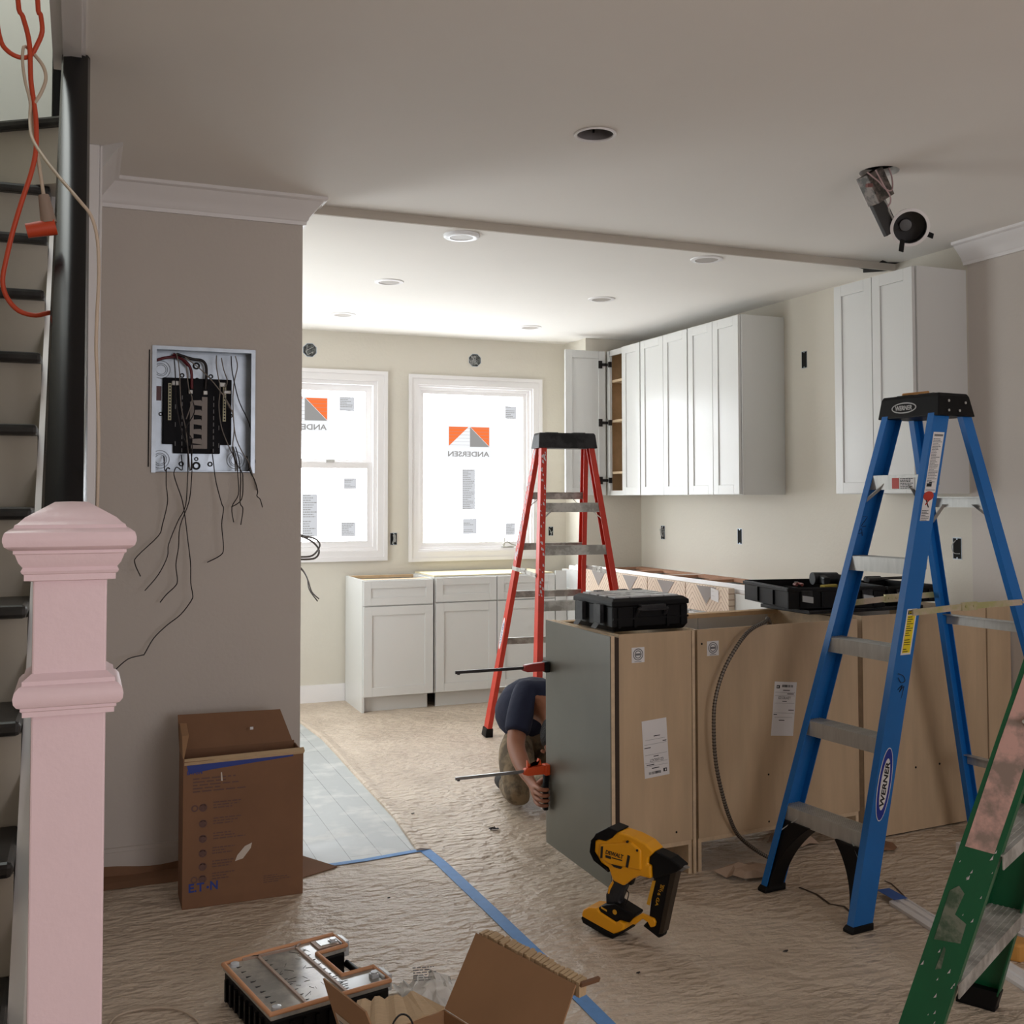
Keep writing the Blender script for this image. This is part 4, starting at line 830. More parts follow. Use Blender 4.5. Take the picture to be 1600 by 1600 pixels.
def oval(mb, ctr, xv, yv, n, a, b, t, mi, seg=40):
    ctr, xv, yv, n = map(Vector, (ctr, xv, yv, n)); P = [ctr+xv*a*math.cos(2*math.pi*k/seg)+yv*b*math.sin(2*math.pi*k/seg) for k in range(seg)]
    mb.ring([P, [p+n*t for p in P]], mi)
PB = dict(cx=2.314, cy=3.067, th=.106, h=1.80, wb=.446, wt=.235, s=.565, cd=.149, s2=.514, wr=.532, zinc=True)
lb, fv, fw, rv, rwid, cap, (v0, v1, u_, hc, h_) = ladder('stepladder', 'blue fibreglass stepladder standing in front of the plywood island cabinets', PB, BLUE, ALU, (.30, .60, .90, 1.20, 1.50), (.36, .95, 1.42), BLK)
# curved black gussets under the lowest step
for side in (1, -1):
    m = MB(); P = []
    n_ = 14
    for k in range(n_+1):
        f_ = k/n_; z = .015+f_*.235; wd = .028+.115*(f_**2.4)
        P.append((z, wd))
    rings = []
    for z, wd in P:
        v = fv(z)+.007; uo = fw(z)-.005; rings.append([(v, side*uo, z), (v+.070, side*uo, z), (v+.070, side*(uo-wd), z), (v, side*(uo-wd), z)])
    m.ring(rings); m.build('foot_brace', BLK, lb, bevel=.003, label='curved black foot brace')
# lettering on the cap front face (normal -X local, reading toward -Y)
vf0 = lambda z: (v0-.022*.6)+(.022*.6)*(z-hc)/(h_-.012-hc)
zc = hc+.038; c_ = Vector((vf0(zc)-.0006, 0.02, zc)); up = Vector((.17, 0, .985)).normalized()
m = MB(); oval(m, c_, (0, -1, 0), up, (-1, 0, .1), .058, .021, .0008, 0); oval(m, c_+Vector((-.0008, 0, 0)), (0, -1, 0), up, (-1, 0, .1), .053, .0165, .0008, 1)
m.text('WERNER', c_+Vector((-.0018, .040, 0))-up*.009, (0, -.080, 0), up*.018, .0008, 0, .02); m.build('cap_emblem', [mat('silver_print', (190, 190, 190), .4), BLK], cap)
# decals on the near front rail web (normal -Y local)
def webdecal(z0, z1, a0, a1, side=-1, off=.0006):
    """parallelogram basis on the rail's outer web"""
    def Pt(a, z): return Vector((fv(z)+a, side*(fw(z)+off), z))
    o = Pt(a0, z0); return o, Pt(a1, z0)-o, Pt(a0, z1)-o
def decal(name, z0, z1, a0, a1, fill, label, kind):
    o, xv, yv = webdecal(z0, z1, a0, a1); m = MB(); nn = Vector((0, -1, 0))
    m.rect(o, xv, yv, nn, .0005, 0); o = o+nn*.0006
    if kind == 'text': m.rect(o+xv*.1+yv*.93, xv*.8, yv*.035, nn, .0005, 2); scribble(m, o+xv*.02+yv*.14, xv*.96, yv*.76, 30, 11, 2, .0005, 1.0, .42); m.rect(o+xv*.10+yv*.10, xv*.45, yv*.05, nn, .0005, 1); m.rect(o+xv*.3+yv*.15, xv*.25, yv*.03, nn, .0005, 1); m.rect(o+xv*.08+yv*.04, xv*.84, yv*.008, nn, .0005, 1)
    if kind == 'danger':
        oval(m, o+xv*.5+yv*.93, xv.normalized(), yv.normalized(), nn, .026, .018, .0005, 3); m.tube([o+xv*.3+yv*.6+nn*.001, o+xv*.5+yv*.72+nn*.001, o+xv*.7+yv*.80+nn*.001], .002, 6, 3); m.tube([o+xv*.3+yv*.78+nn*.001, o+xv*.45+yv*.66+nn*.001, o+xv*.65+yv*.5+nn*.001], .002, 6, 1); scribble(m, o, xv, yv*.42, 7, 3, 1, .0005, 1, .4)
    if kind == 'yellow': m.rect(o+xv*.1+yv*.88, xv*.8, yv*.09, nn, .0005, 1); m.rect(o+xv*.12+yv*.04, xv*.76, yv*.82, nn, .0005, 4); o2 = o+nn*.0006; scribble(m, o2+xv*.1+yv*.05, xv*.8, yv*.8, 16, 9, 1, .0005, .9, .35); m.text('DANGER', o2+xv*.18+yv*.90, xv*.64, yv*.05, .0004, 4)
    return m.build(name, [WHITE, INK, INKG, REDL, YELL], lb, label=label)
decal('warning_label', 1.435, 1.655, .012, .068, 0, 'long white warning label', 'text')
decal('danger_label', 1.335, 1.43, .012, .060, 0, 'small white danger label', 'danger')
decal('caution_label', .875, 1.03, .02, .068, 0, 'yellow caution label', 'yellow')
o, xv, yv = webdecal(.35, .56, .0, .082); ctr = webdecal(.455, .5, .040, .05)[0]; upv = (webdecal(.56, .6, .04, .05)[0]-ctr).normalized(); sdv = Vector((upv.z, 0, -upv.x))
m = MB(); nn = Vector((0, -1, 0)); oval(m, ctr, upv, sdv, nn, .122, .031, .0005, 0); oval(m, ctr+nn*.0005, upv, sdv, nn, .119, .028, .0005, 1); oval(m, ctr+nn*.001, upv, sdv, nn, .086, .0185, .0005, 0)
m.text('WERNER', ctr+nn*.0016-upv*.076+sdv*.010, upv*.152, -sdv*.020, .0005, 2, .03)
m.build('brand_emblem', [WHITE, mat('emblem_blue', (30, 50, 150), .4), INK], lb, label='oval emblem')
# handwritten marks
m = MB()
def stroke(mb, pts, side, z0, a0, sc, r=.0012, off=.001, inner=False):
    mb.tube([Vector((fv(z0+q[1]*sc)+a0+q[0]*sc, side*(fw(z0)+off) if not inner else side*(fw(z0)-.0055), z0+q[1]*sc)) for q in pts], r, 5, sub=3)
for pts in ([(.0, 1.2), (.6, 1.0), (.9, .6), (.5, .5), (.1, .9)], [(.3, .0), (.7, .3), (.5, -.2), (.9, .2), (.8, -.9)]): stroke(m, pts, -1, .76, .02, .045)
m.build('pen_mark', INK, lb, label='pen scribble on the near rail')
m = MB()
for pts in ([(0, 0), (.5, .9), (.9, .1)], [(.2, .35), (.75, .4)]): stroke(m, pts, 1, 1.27, .02, .035, inner=True)
for pts in ([(0, 1), (.7, 1), (.1, 0), (.8, 0)],): stroke(m, pts, 1, 1.31, .03, .035, inner=True)
m.build('pen_mark', INK, lb, label='pen scribble inside the far rail')
m = MB(); z = 1.5; v = fv(z)+.0015; m.rect((v, .015, z-.050), (0, -.032, 0), (0, 0, .040), (-1, 0, 0), .0005, 3); m.rect((v, -.02, z-.050), (0, -.07, 0), (0, 0, .040), (-1, 0, 0), .0005, 0); scribble(m, (v-.0006, -.02, z-.050), (0, -.07, 0), (0, 0, .04), 7, 2, 1, .0004, 1); m.build('step_label', [WHITE, INK, INKG, REDL], lb, label='danger label on the top step')
# small wooden block on the cap
mt = parent_matrix(lb)
p = mt @ Vector((v0+.07, .03, h_+.004)); m = MB(); m.ring([[(-.05, -.012, 0), (.05, -.012, 0), (.05, .012, 0), (-.05, .012, 0)], [(-.05, -.012, .008), (.045, -.012, .016), (.045, .012, .016), (-.05, .012, .008)]]); o = m.build('wood_shim', mat('shim_wood', (190, 140, 80), .6), label='small wooden shim lying on the cap of the blue ladder', cat='wood piece', bevel=.003); o.location = p; o.rotation_euler = (0, 0, R(-35))

PR = dict(cx=2.453, cy=4.963, th=1.476, h=1.777, wb=.632, wt=.294, s=.386, cd=.096, s2=.578, wr=.609)
lr, fvr, fwr, rvr, rwr, capr, q = ladder('stepladder', 'red fibreglass stepladder with worn black cap standing by the kitchen windows', PR, RED, ALUD, (.29, .58, .87, 1.16, 1.39), (.30, .60, .88, 1.16, 1.45), BLKD, rw=(.072, .045), rrw=(.086, .050), step_d=.055, foot='boot', fl=.032, step_h=.026, mrail2=RED)
m = MB(); side = 1
up = Vector((rvr(.75)-rvr(.55), rwr(.75)-rwr(.55), .2)).normalized(); sd = Vector((-up.z, 0, up.x))
c0 = Vector((rvr(.63)-.030, rwr(.63)+.0015, .63)); oval(m, c0, up, sd, (0, 1, 0), .10, .020, .0005, 0); m.text('WERNER', c0+Vector((0, .0007, 0))-up*.07-sd*.009, up*.14, sd*.018, .0005, 1, .02); m.build('brand_emblem', [WHITE, mat('emblem_blue', (30, 50, 150), .4)], lr, label='oval emblem')
m = MB(); rr = random.Random(5)
for k in range(40):
    z = rr.uniform(.9, 1.68); c = Vector((fvr(z)-.0008, (fwr(z)-rr.uniform(.003, .025)), z)); s_ = rr.uniform(.002, .006); m.prism([(c.y-s_, c.z-s_*1.8), (c.y+s_, c.z-s_), (c.y+s_*.6, c.z+s_*2), (c.y-s_*.7, c.z+s_*1.2)], lambda a, b, t, x=c.x: (x+(b-c.z)*.217-t, a, b), 0, .0006)
for k in range(45):
    z = rr.uniform(1.0, 1.68); s_ = rr.uniform(.003, .009); c = Vector((rvr(z)-rr.uniform(.006, .05), rwr(z)+.0008, z)); m.prism([(c.x-s_, c.z-s_*2), (c.x+s_, c.z-s_), (c.x+s_*.6, c.z+s_*2.5), (c.x-s_*.7, c.z+s_*1.2)], lambda a, b, t, y=c.y: (a, y+t-(b-c.z)*.09, b), 0, .0006)
m.build('paint_splatter', mat('dried_white_paint', (206, 196, 200), .7), lr)

PG = dict(cx=2.046, cy=2.225, th=-1.079, h=1.60, wb=.662, wt=.180, s=.476, cd=.13, s2=.62, wr=.60)
lg, fvg, fwg, rvg, rwg, capg, q = ladder('stepladder', 'green fibreglass stepladder with worn pink label cut off by the right edge', PG, GREEN, ALUD, (.30, .60, .90, 1.20), (.35, .85, 1.25), BLK, rw=(.095, .085), step_d=.095, foot='boot', fl=.03, step_h=.026)
def gdec(name, P, m_, label, off=.0006):
    m = MB(); m.add([Vector((fvg(z)+a, -(fwg(z)+off), z)) for a, z in P]+[Vector((fvg(z)+a, -(fwg(z)+off+.0006), z)) for a, z in P], [tuple(range(len(P)))[::-1], tuple(range(len(P), 2*len(P)))]+[(i, (i+1) % len(P), len(P)+(i+1) % len(P), len(P)+i) for i in range(len(P))]); return m.build(name, m_, lg, label=label)
gdec('faded_label', [(.012, .605), (.078, .60), (.078, 1.05), (.070, 1.07), (.012, 1.05), (.010, .85)], mat('pink_worn_label', (214, 172, 162), .7, c2=(150, 132, 122), vscale=13), 'long worn pink label')
gdec('torn_label', [(.014, .385), (.072, .39), (.07, .435), (.04, .45), (.045, .50), (.028, .515), (.012, .50)], mat('grey_torn_label', (118, 124, 108), .8, c2=(70, 90, 70), vscale=25), 'torn grey label remains')
gdec('torn_label', [(.038, .32), (.05, .325), (.046, .37), (.040, .375)], mat('grey_torn_label', (118, 124, 108), .8), 'torn grey label remains')
rr = random.Random(3)
for k in range(1):
    m = MB()
    for j in range(26):
        z = rr.uniform(.2, .62); a = rr.uniform(.004, .088); s_ = rr.uniform(.001, .003); P = [(a-s_, z-s_*2), (a+s_, z-s_), (a+s_*.5, z+s_*2.5)]
        m.add([Vector((fvg(q_)+b_, -(fwg(q_)+.0009), q_)) for b_, q_ in P], [(0, 1, 2)])
    m.build('paint_splatter', mat('dried_white_paint', (206, 196, 200), .7), lg)

# ================================================================== TOOLBOX AND TRAYS ON THE ISLAND
t_ = thing('toolbox', 'closed black toolbox with ribbed lid greyed by painted window sheen on the island', 'toolbox', (1.845, 3.565, .916), R(3))
w_, d_ = .335, .30
m = MB(); m.ring([[(.012, .012, 0), (w_-.012, .012, 0), (w_-.012, d_-.012, 0), (.012, d_-.012, 0)], [(0, 0, .02), (w_, 0, .02), (w_, d_, .02), (0, d_, .02)], [(0, 0, .095), (w_, 0, .095), (w_, d_, .095), (0, d_, .095)]]); m.build('base', BLK, t_, bevel=.005)
m = MB()
for x in (.02, .09, .235, .30): m.box(x, x+.012, -.006, 0, .015, .09)
m.box(0, w_, -.005, 0, .045, .052); m.build('ribs', BLK, t_)
m = MB(); m.ring([[(-.004, -.004, .095), (w_+.004, -.004, .095), (w_+.004, d_+.004, .095), (-.004, d_+.004, .095)], [(-.004, -.004, .112), (w_+.004, -.004, .112), (w_+.004, d_+.004, .112), (-.004, d_+.004, .112)], [(.012, .014, .124), (w_-.012, .014, .124), (w_-.012, d_-.014, .124), (.012, d_-.014, .124)]]); ld = m.build('lid', BLK, t_, bevel=.003)
m = MB()
for x in (.03, .10, .19, .25):
    for y in (.03, .10, .17, .23): m.box(x-.004, x+(.057 if x != .19 else .05), y-.004, y+.047, .120, .129)
m.box(.13, .185, .03, .27, .120, .130); m.build('lid_panels', mat('lid_sheen_grey', (196, 196, 196), .35), ld)  # panels coloured grey for the windows reflected in the glossy black lid
m = MB(); m.lathe([(.012, 0), (.012, .002), (.006, .002), (.0005, .002)], (.158, .15, .128), seg=20); m.build('lid_disc', BLKD, ld)
m = MB(); m.tube([(.10, -.006, .06), (.10, -.02, .078), (.11, -.024, .086), (.215, -.024, .086), (.225, -.02, .078), (.225, -.006, .06)], .007, 8, sub=2); m.box(.108, .217, -.030, -.006, .078, .100); m.build('handle', BLKD, t_, bevel=.002)
for y in (.06, .20): m = MB(); m.box(-.020, -.004, y, y+.05, .03, .10); m.bar((-.02, y+.025, .03), (-.034, y+.025, .012), (0, .02, 0), (.002, 0, .002)); m.build('latch', BLKD, t_, bevel=.002)
m = MB()
for x in (.09, .20, .27): m.box(x, x+.035, d_-.02, d_+.005, .112, .131)
m.build('hinge', BLKD, t_)
# open tool trays
def tray(label, loc, rz, w_, d_, h_, n_lat=2):
    t_ = thing('tool_tray', label, 'tool tray', loc, rz); t = .006
    m = MB(); m.box(0, w_, 0, t, 0, h_); m.box(0, w_, d_-t, d_, 0, h_); m.box(0, t, t, d_-t, 0, h_); m.box(w_-t, w_, t, d_-t, 0, h_); m.box(t, w_-t, t, d_-t, 0, t)
    m.box(-.006, w_+.006, -.006, 0, h_-.018, h_-.004); m.box(-.006, 0, 0, d_, h_-.018, h_-.004); m.box(w_, w_+.006, 0, d_, h_-.018, h_-.004); m.box(-.006, w_+.006, d_, d_+.006, h_-.018, h_-.004)
    for x in (.05, w_*.33, w_*.66, w_-.06): m.box(x, x+.014, -.008, 0, .006, h_-.02)
    for y in (d_*.3, d_*.65): m.box(-.008, 0, y, y+.014, .006, h_-.02)
    m.build('shell', BLK, t_, bevel=.002)
    m = MB(); m.box(w_*.42, w_*.42+.004, t, d_-t, t, h_*.7); m.box(t, w_*.42, d_*.5, d_*.5+.004, t, h_*.6); m.build('dividers', BLKD, t_)
    for k in range(n_lat):
        x = w_*(.12+.62*k); m = MB(); m.box(x, x+.05, -.016, -.006, h_*.35, h_*.85); m.build('latch', BLKD, t_, bevel=.002)
        MB().bar((x+.002, -.020, h_*.50), (x+.048, -.020, h_*.42), (0, .005, 0), (0, 0, .013)).build('latch_clip', mat('clear_grey_clip', (180, 184, 186), .25), t_)
    return t_
t1 = tray('open black tool tray with hand tools and silver latches on the island', (2.79, 3.775, .945), R(-11), .45, .46, .09)
t1b = MB().box(0, .62, 0, .34, 0, .006).box(.0, .62, 0, .006, .006, .017).box(0, .62, .334, .34, .006, .017).box(0, .006, 0, .34, 0, .017).box(.614, .62, 0, .34, 0, .017)
o = t1b.build('tray_lid', BLKD, label='flat dusty black lid lying under the open tool trays', cat='lid', bevel=.003); o.location = (2.84, 3.70, .927); o.rotation_euler = (0, 0, R(1))
t2 = tray('second open black tool tray behind the blue ladder', (3.345, 3.80, .945), R(1), .29, .34, .075, 1)
MTL = parent_matrix(t1)
def world_thing_at(o, M, v, rz): o.location = M @ Vector(v); o.rotation_euler = (0, 0, rz)
tl = []
o = thing('utility_knife', 'yellow and grey utility knife in the open tool tray', 'tool'); m = MB(); m.bar((-.07, 0, .012), (.03, 0, .012), (0, .014, 0), (0, 0, .011)); m.build('grip', mat('dull_yellow', (170, 150, 50), .5), o, bevel=.004); m = MB(); m.bar((.03, 0, .012), (.075, 0, .010), (0, .009, 0), (0, 0, .005)); m.build('nose', DKST, o); world_thing_at(o, MTL, (.25, .10, .070), R(20)); tl.append(o)
o = thing('cordless_drill', 'dark cordless drill lying in the open tool tray', 'tool'); m = MB(); m.cyl((-.07, 0, .035), (.05, 0, .035), .028, .026, 16); m.build('motor_body', BLKD, o, smooth=40); m = MB(); m.cyl((.05, 0, .035), (.095, 0, .035), .019, .012, 14); m.build('chuck', DKST, o, smooth=40); m = MB(); m.bar((-.03, 0, .035), (-.05, -.10, .028), (.016, 0, 0), (0, 0, .018)); m.build('grip', BLK, o, bevel=.006); world_thing_at(o, MTL, (.29, .22, .075), R(-10))
o = thing('pliers', 'pliers with red handles in the open tool tray', 'tool'); m = MB(); m.tube([(-.06, .012, .01), (-.02, .018, .01), (.02, .004, .01)], .006, 8); m.tube([(-.06, -.012, .01), (-.02, -.018, .01), (.02, -.004, .01)], .006, 8); m.build('handles', mat('dull_red', (120, 50, 40), .5), o, smooth=60); m = MB(); m.bar((.02, 0, .01), (.06, 0, .01), (0, .008, 0), (0, 0, .006)); m.build('jaws', DKST, o); world_thing_at(o, MTL, (.16, .24, .075), R(60))
o = thing('tape_measure', 'round dark tape measure on the edge of the open tool tray', 'tool'); m = MB(); m.cyl((0, -.016, .032), (0, .016, .032), .032, .032, 20); m.build('case', BLKD, o, smooth=40, bevel=.003); m = MB(); m.cyl((0, -.0175, .032), (0, -.016, .032), .018, .018, 20); m.build('face_disc', mat('greyed', (110, 108, 104), .5), o); world_thing_at(o, MTL, (.31, .03, .060), R(5))
M2 = parent_matrix(t2)
for i, (x, y, l, rz) in enumerate(((.06, .20, .2, 10), (.08, .24, .22, -5), (.12, .28, .24, 4))):
    o = thing('screwdriver', ['short', 'medium', 'long'][i]+' black handled screwdriver lying across the second tool tray', 'tool', group=None); m = MB(); m.cyl((0, 0, .012), (.09, 0, .012), .012, .010, 10); m.build('handle', BLKD, o, smooth=40); m = MB(); m.cyl((.09, 0, .012), (l, 0, .012), .0035, seg=8); m.build('shank', DKST, o); world_thing_at(o, M2, (x, y, .076), R(rz))
# metal conduit drooping out of the island
cn = thing('metal_conduit', 'flexible ribbed metal conduit drooping down the plywood island back to the floor', 'conduit', (2.3, 3.45, 0))
CP = [(2.619, 3.66, .90), (2.56, 3.60, .934), (2.516, 3.55, 0.930), (2.415, 3.505, 0.908), (2.345, 3.485, 0.86), (2.274, 3.48, 0.765), (2.227, 3.47, 0.655), (2.22, 3.47, 0.536), (2.232, 3.475, 0.415), (2.262, 3.48, 0.298), (2.301, 3.49, 0.2), (2.36, 3.52, .12), (2.44, 3.53, .055), (2.50, 3.50, .018), (2.522, 3.45, .009)]
MB().tube(CP, .0070, 10).build('core', mat('conduit_grey', (128, 120, 110), .4, metal=.5), cn, world=True, smooth=60)
m = MB(); PV = [Vector(p) for p in CP]; acc = 0
Q = []
for i in range(len(PV)-1):
    p0 = PV[max(i-1, 0)]; p1 = PV[i]; p2 = PV[i+1]; p3 = PV[min(i+2, len(PV)-1)]
    for k in range(10):
        t = k/10; Q.append(.5*((2*p1)+(-p0+p2)*t+(2*p0-5*p1+4*p2-p3)*t*t+(-p0+3*p1-3*p2+p3)*t**3))
for i in range(4, len(Q)-1):
    t = (Q[i+1]-Q[i]); L = t.length; n_ = max(1, int(L/.011))
    for k in range(n_):
        c = Q[i]+t*(k/n_); d = t.normalized(); m.cyl(c-d*.0018, c+d*.0018, .0079, seg=10)
m.build('ribs', mat('conduit_dark', (70, 62, 56), .5, metal=.4), cn, world=True, smooth=40)

# ================================================================== CLAMPS
def clamp(label, y, z, xbar, tilt, mh, hand=False, zb=None):
    t_ = thing('bar_clamp', label, 'clamp', (1.80, y, z)); s_ = Vector((-1, -.35, tilt)).normalized()
    a = Vector((1.79, y, z)); e = a+s_*xbar
    MB().bar(a+s_*-.02, e, (0, .0, .006), (.0015, -.004, 0)).build('bar', mh[1], t_, world=True)
    MB().bar(a+s_*.005, a+s_*.125, (0, 0, .017), (.003, -.009, 0)).build('grip_body', mh[0], t_, world=True, bevel=.004)
    MB().box(1.775, 1.797, y-.022, y+.022, z-.024, z+.024).build('jaw_pad', BLK, t_, world=True, bevel=.004)
    MB().bar(a+s_*-.001+Vector((.0, -.045, 0)), a+Vector((.028, -.045, 0)), (0, 0, .014), (0, .012, 0)).build('front_jaw', BLK if not hand else mh[0], t_, world=True, bevel=.003)
    MB().bar(a+Vector((.0, .0, 0)), a+Vector((0, -.055, 0)), (0, 0, .010), (.006, 0, 0)).build('jaw_arm', mh[0], t_, world=True, bevel=.002)
    return t_
def bar_clamp(label, y, z, mbody, mbar, grip):
    t_ = thing('bar_clamp', label, 'clamp', (1.79, y, z))
    MB().box(1.392, 1.796, y-.003, y+.003, z-.006, z+.006).build('bar', mbar, t_, world=True)
    m = MB(); m.prism([(1.680, z-.010), (1.690, z+.012), (1.73, z+.017), (1.776, z+.019), (1.776, z-.017), (1.70, z-.017)], lambda a, b, t: (a, y+t, b), -.013, .013); m.build('grip_body', mbody, t_, world=True, bevel=.003)
    MB().box(1.774, 1.797, y-.020, y+.018, z-.022, z+.022).build('jaw_pad', BLK if not grip else mbody, t_, world=True, bevel=.004)
    MB().box(1.40, 1.41, y-.005, y+.005, z-.010, z-.004).build('stop_pin', DKST, t_, world=True)
    if grip:
        m = MB(); m.bar((1.784, y, z-.02), (1.781, y-.002, z-.165), (.010, 0, 0), (0, .012, 0)); m.build('pistol_grip', BLK, t_, world=True, bevel=.005)
        m = MB(); m.prism([(1.70, z+.016), (1.70, z+.045), (1.708, z+.03), (1.72, z+.02), (1.742, z+.022), (1.75, z+.048), (1.758, z+.044), (1.764, z+.02)], lambda a, b, t: (a, y+t, b), -.008, .008); m.build('release_lever', mbody, t_, world=True, bevel=.002)
    return t_
bar_clamp('red bodied bar clamp at the upper edge of the grey end panel', 4.05, .724, mat('clamp_red', (150, 40, 30), .4), DKST, False)
bar_clamp('orange bar clamp with bright steel bar held by the kneeling person', 4.05, .305, ORANGE, STEEL, True)

# ================================================================== PERSON
def skin_mesh(name, chains, mats, parent, root=0, sub=2, smooth=True, loc=(0, 0, 0), merge=True):
    """chains: lists of (x,y,z,rx[,ry]); equal points are shared"""
    V = []; Rr = []; E_ = []; idx = {}
    for ch in chains:
        prev = None
        for p in ch:
            k = tuple(round(q, 4) for q in p[:3])
            if k not in idx: idx[k] = len(V); V.append(Vector(p[:3])-Vector(loc)); Rr.append((p[3], p[4] if len(p) > 4 else p[3]))
            i = idx[k]
            if prev is not None and prev != i: E_.append((prev, i))
            prev = i
    me = bpy.data.meshes.new(name); me.from_pydata([tuple(v) for v in V], E_, [])
    me.materials.append(mats); o = bpy.data.objects.new(name, me); C.objects.link(o)
    if parent: o.parent = parent
    else: o.location = loc
    s = o.modifiers.new('skin', 'SKIN'); s.use_smooth_shade = True; s.branch_smoothing = .6
    for i, r in enumerate(Rr): me.skin_vertices[0].data[i].radius = r; me.skin_vertices[0].data[i].use_root = (i == root)
    ss = o.modifiers.new('subsurf', 'SUBSURF'); ss.levels = sub; ss.render_levels = sub
    return o
PL = (1.93, 4.55, 0)
pel = (1.985, 4.74, .30, .09, .08)
arm = [(1.865, 4.47, .54, .062), (1.815, 4.415, .43, .047), (1.775, 4.36, .335, .042), (1.762, 4.26, .285, .040), (1.755, 4.18, .250, .027), (1.758, 4.135, .232, .024), (1.758, 4.10, .205, .026, .034)]
spine = [pel, (1.98, 4.66, .44, .11, .10), (1.965, 4.55, .50, .12, .10), (1.96, 4.45, .51, .09, .08), (1.955, 4.36, .45, .055), (1.95, 4.30, .40, .070), (1.945, 4.25, .35, .086, .083), (1.94, 4.22, .29, .06)]
legR = [pel, (1.92, 4.72, .26, .05), (1.88, 4.60, .20, .045), (1.82, 4.46, .095, .035), (1.86, 4.60, .075, .028), (1.90, 4.74, .07, .025), (1.92, 4.82, .06, .020)]
legL = [pel, (2.05, 4.72, .26, .05), (2.07, 4.60, .20, .045), (2.09, 4.46, .095, .035), (2.08, 4.60, .075, .028), (2.07, 4.74, .07, .025), (2.06, 4.82, .06, .020)]
armL = [(1.96, 4.45, .51, .09, .08), (2.07, 4.46, .53, .060), (2.13, 4.40, .42, .046), (2.15, 4.32, .30, .040), (2.12, 4.26, .20, .034), (2.09, 4.22, .12, .026), (2.07, 4.20, .07, .028)]
fing = []
pal = arm[-1]
for k, z in enumerate((.238, .216, .194, .173)):
    l = (0, .004, .001, -.006)[k]; r = .0095-.0006*k
    fing.append([pal, (1.752, 4.075, z-.004, .0115), (1.748, 4.040-l*.6, z-.006, r), (1.756, 4.022-l, z-.008, r), (1.775, 4.018-l, z-.009, r*.92), (1.788, 4.026, z-.009, r*.8)])
thumb = [pal, (1.776, 4.09, .245, .012), (1.787, 4.072, .262, .0105), (1.790, 4.05, .268, .009)]
armR = [(1.96, 4.45, .51, .09, .08)]+arm
person = skin_mesh('person', [spine, armR, armL, legR, legL, thumb]+fing, SKIN, None, 0, 2, loc=PL)
tag(person, 'person kneeling bent over beside the island in navy shirt and dusty trousers, holding a clamp', 'person')
def inc(ch, d, n0=0, n1=None): return [tuple(p[:3])+tuple(r+d for r in p[3:]) for p in ch[n0:n1]]
def psk(name, chains, m, sub=2): return skin_mesh(name, [[(p[0]-PL[0], p[1]-PL[1], p[2]-PL[2])+tuple(p[3:]) for p in ch] for ch in chains], m, person, 0, sub)
sleeve = [(1.96, 4.45, .51, .125, .105), (1.875, 4.47, .545, .085), (1.825, 4.42, .46, .066), (1.795, 4.385, .395, .060), (1.79, 4.380, .385, .060)]
sleeveL = [(1.96, 4.45, .51, .125, .105), (2.06, 4.46, .53, .08), (2.12, 4.41, .45, .062)]
shirt = psk('shirt', [[(1.985, 4.80, .33, .150, .14), (1.98, 4.75, .39, .158, .145), (1.975, 4.66, .46, .160, .14), (1.965, 4.55, .51, .155, .13), (1.96, 4.45, .51, .125, .105), (1.955, 4.39, .47, .08)], sleeve, sleeveL], NAVY)
trs = psk('trousers', [[(1.985, 4.76, .27, .10, .10), (1.925, 4.71, .255, .100), (1.895, 4.64, .225, .096), (1.865, 4.56, .18, .088), (1.835, 4.49, .13, .078), (1.815, 4.44, .085, .070), (1.808, 4.42, .068, .058)], [(1.985, 4.81, .29, .075), (1.985, 4.76, .27, .10, .10), (2.05, 4.71, .255, .095), (2.075, 4.60, .20, .088), (2.09, 4.49, .13, .076), (2.10, 4.44, .08, .066)],
      [(1.815, 4.44, .085, .070), (1.85, 4.55, .068, .058), (1.885, 4.68, .062, .054), (1.91, 4.80, .055, .048)], [(2.10, 4.44, .08, .066), (2.085, 4.55, .068, .058), (2.075, 4.68, .062, .052), (2.065, 4.80, .055, .046)]], KHAKI)
psk('hair', [[(1.965, 4.33, .44, .070), (1.952, 4.285, .405, .092), (1.94, 4.255, .37, .094), (1.932, 4.24, .33, .08)]], HAIR)
for x in (1.915, 2.05): psk('shoe', [[(x-.01, 4.80, .045, .040), (x, 4.86, .05, .043), (x+.005, 4.93, .04, .034)]], mat('dark_boot', (40, 36, 34), .7))
psk('face', [[(1.94, 4.19, .31, .026), (1.938, 4.175, .285, .020)]], SKIN, 1)
mk = MB(); rr = random.Random(8)
for k in range(26):
    a = rr.uniform(-1, 1); z = rr.uniform(.05, .24)
psk('ear', [[(1.862, 4.25, .335, .014), (1.858, 4.255, .318, .012)]], SKIN, 1)

# ================================================================== NAIL GUN
gd = Vector((.134, -.23, 0)).normalized(); gth = math.atan2(gd.y, gd.x)
gun = thing('nail_gun', 'yellow and black cordless nail gun standing upright on the floor paper', 'nail gun', (1.573, 3.24, .033), gth)
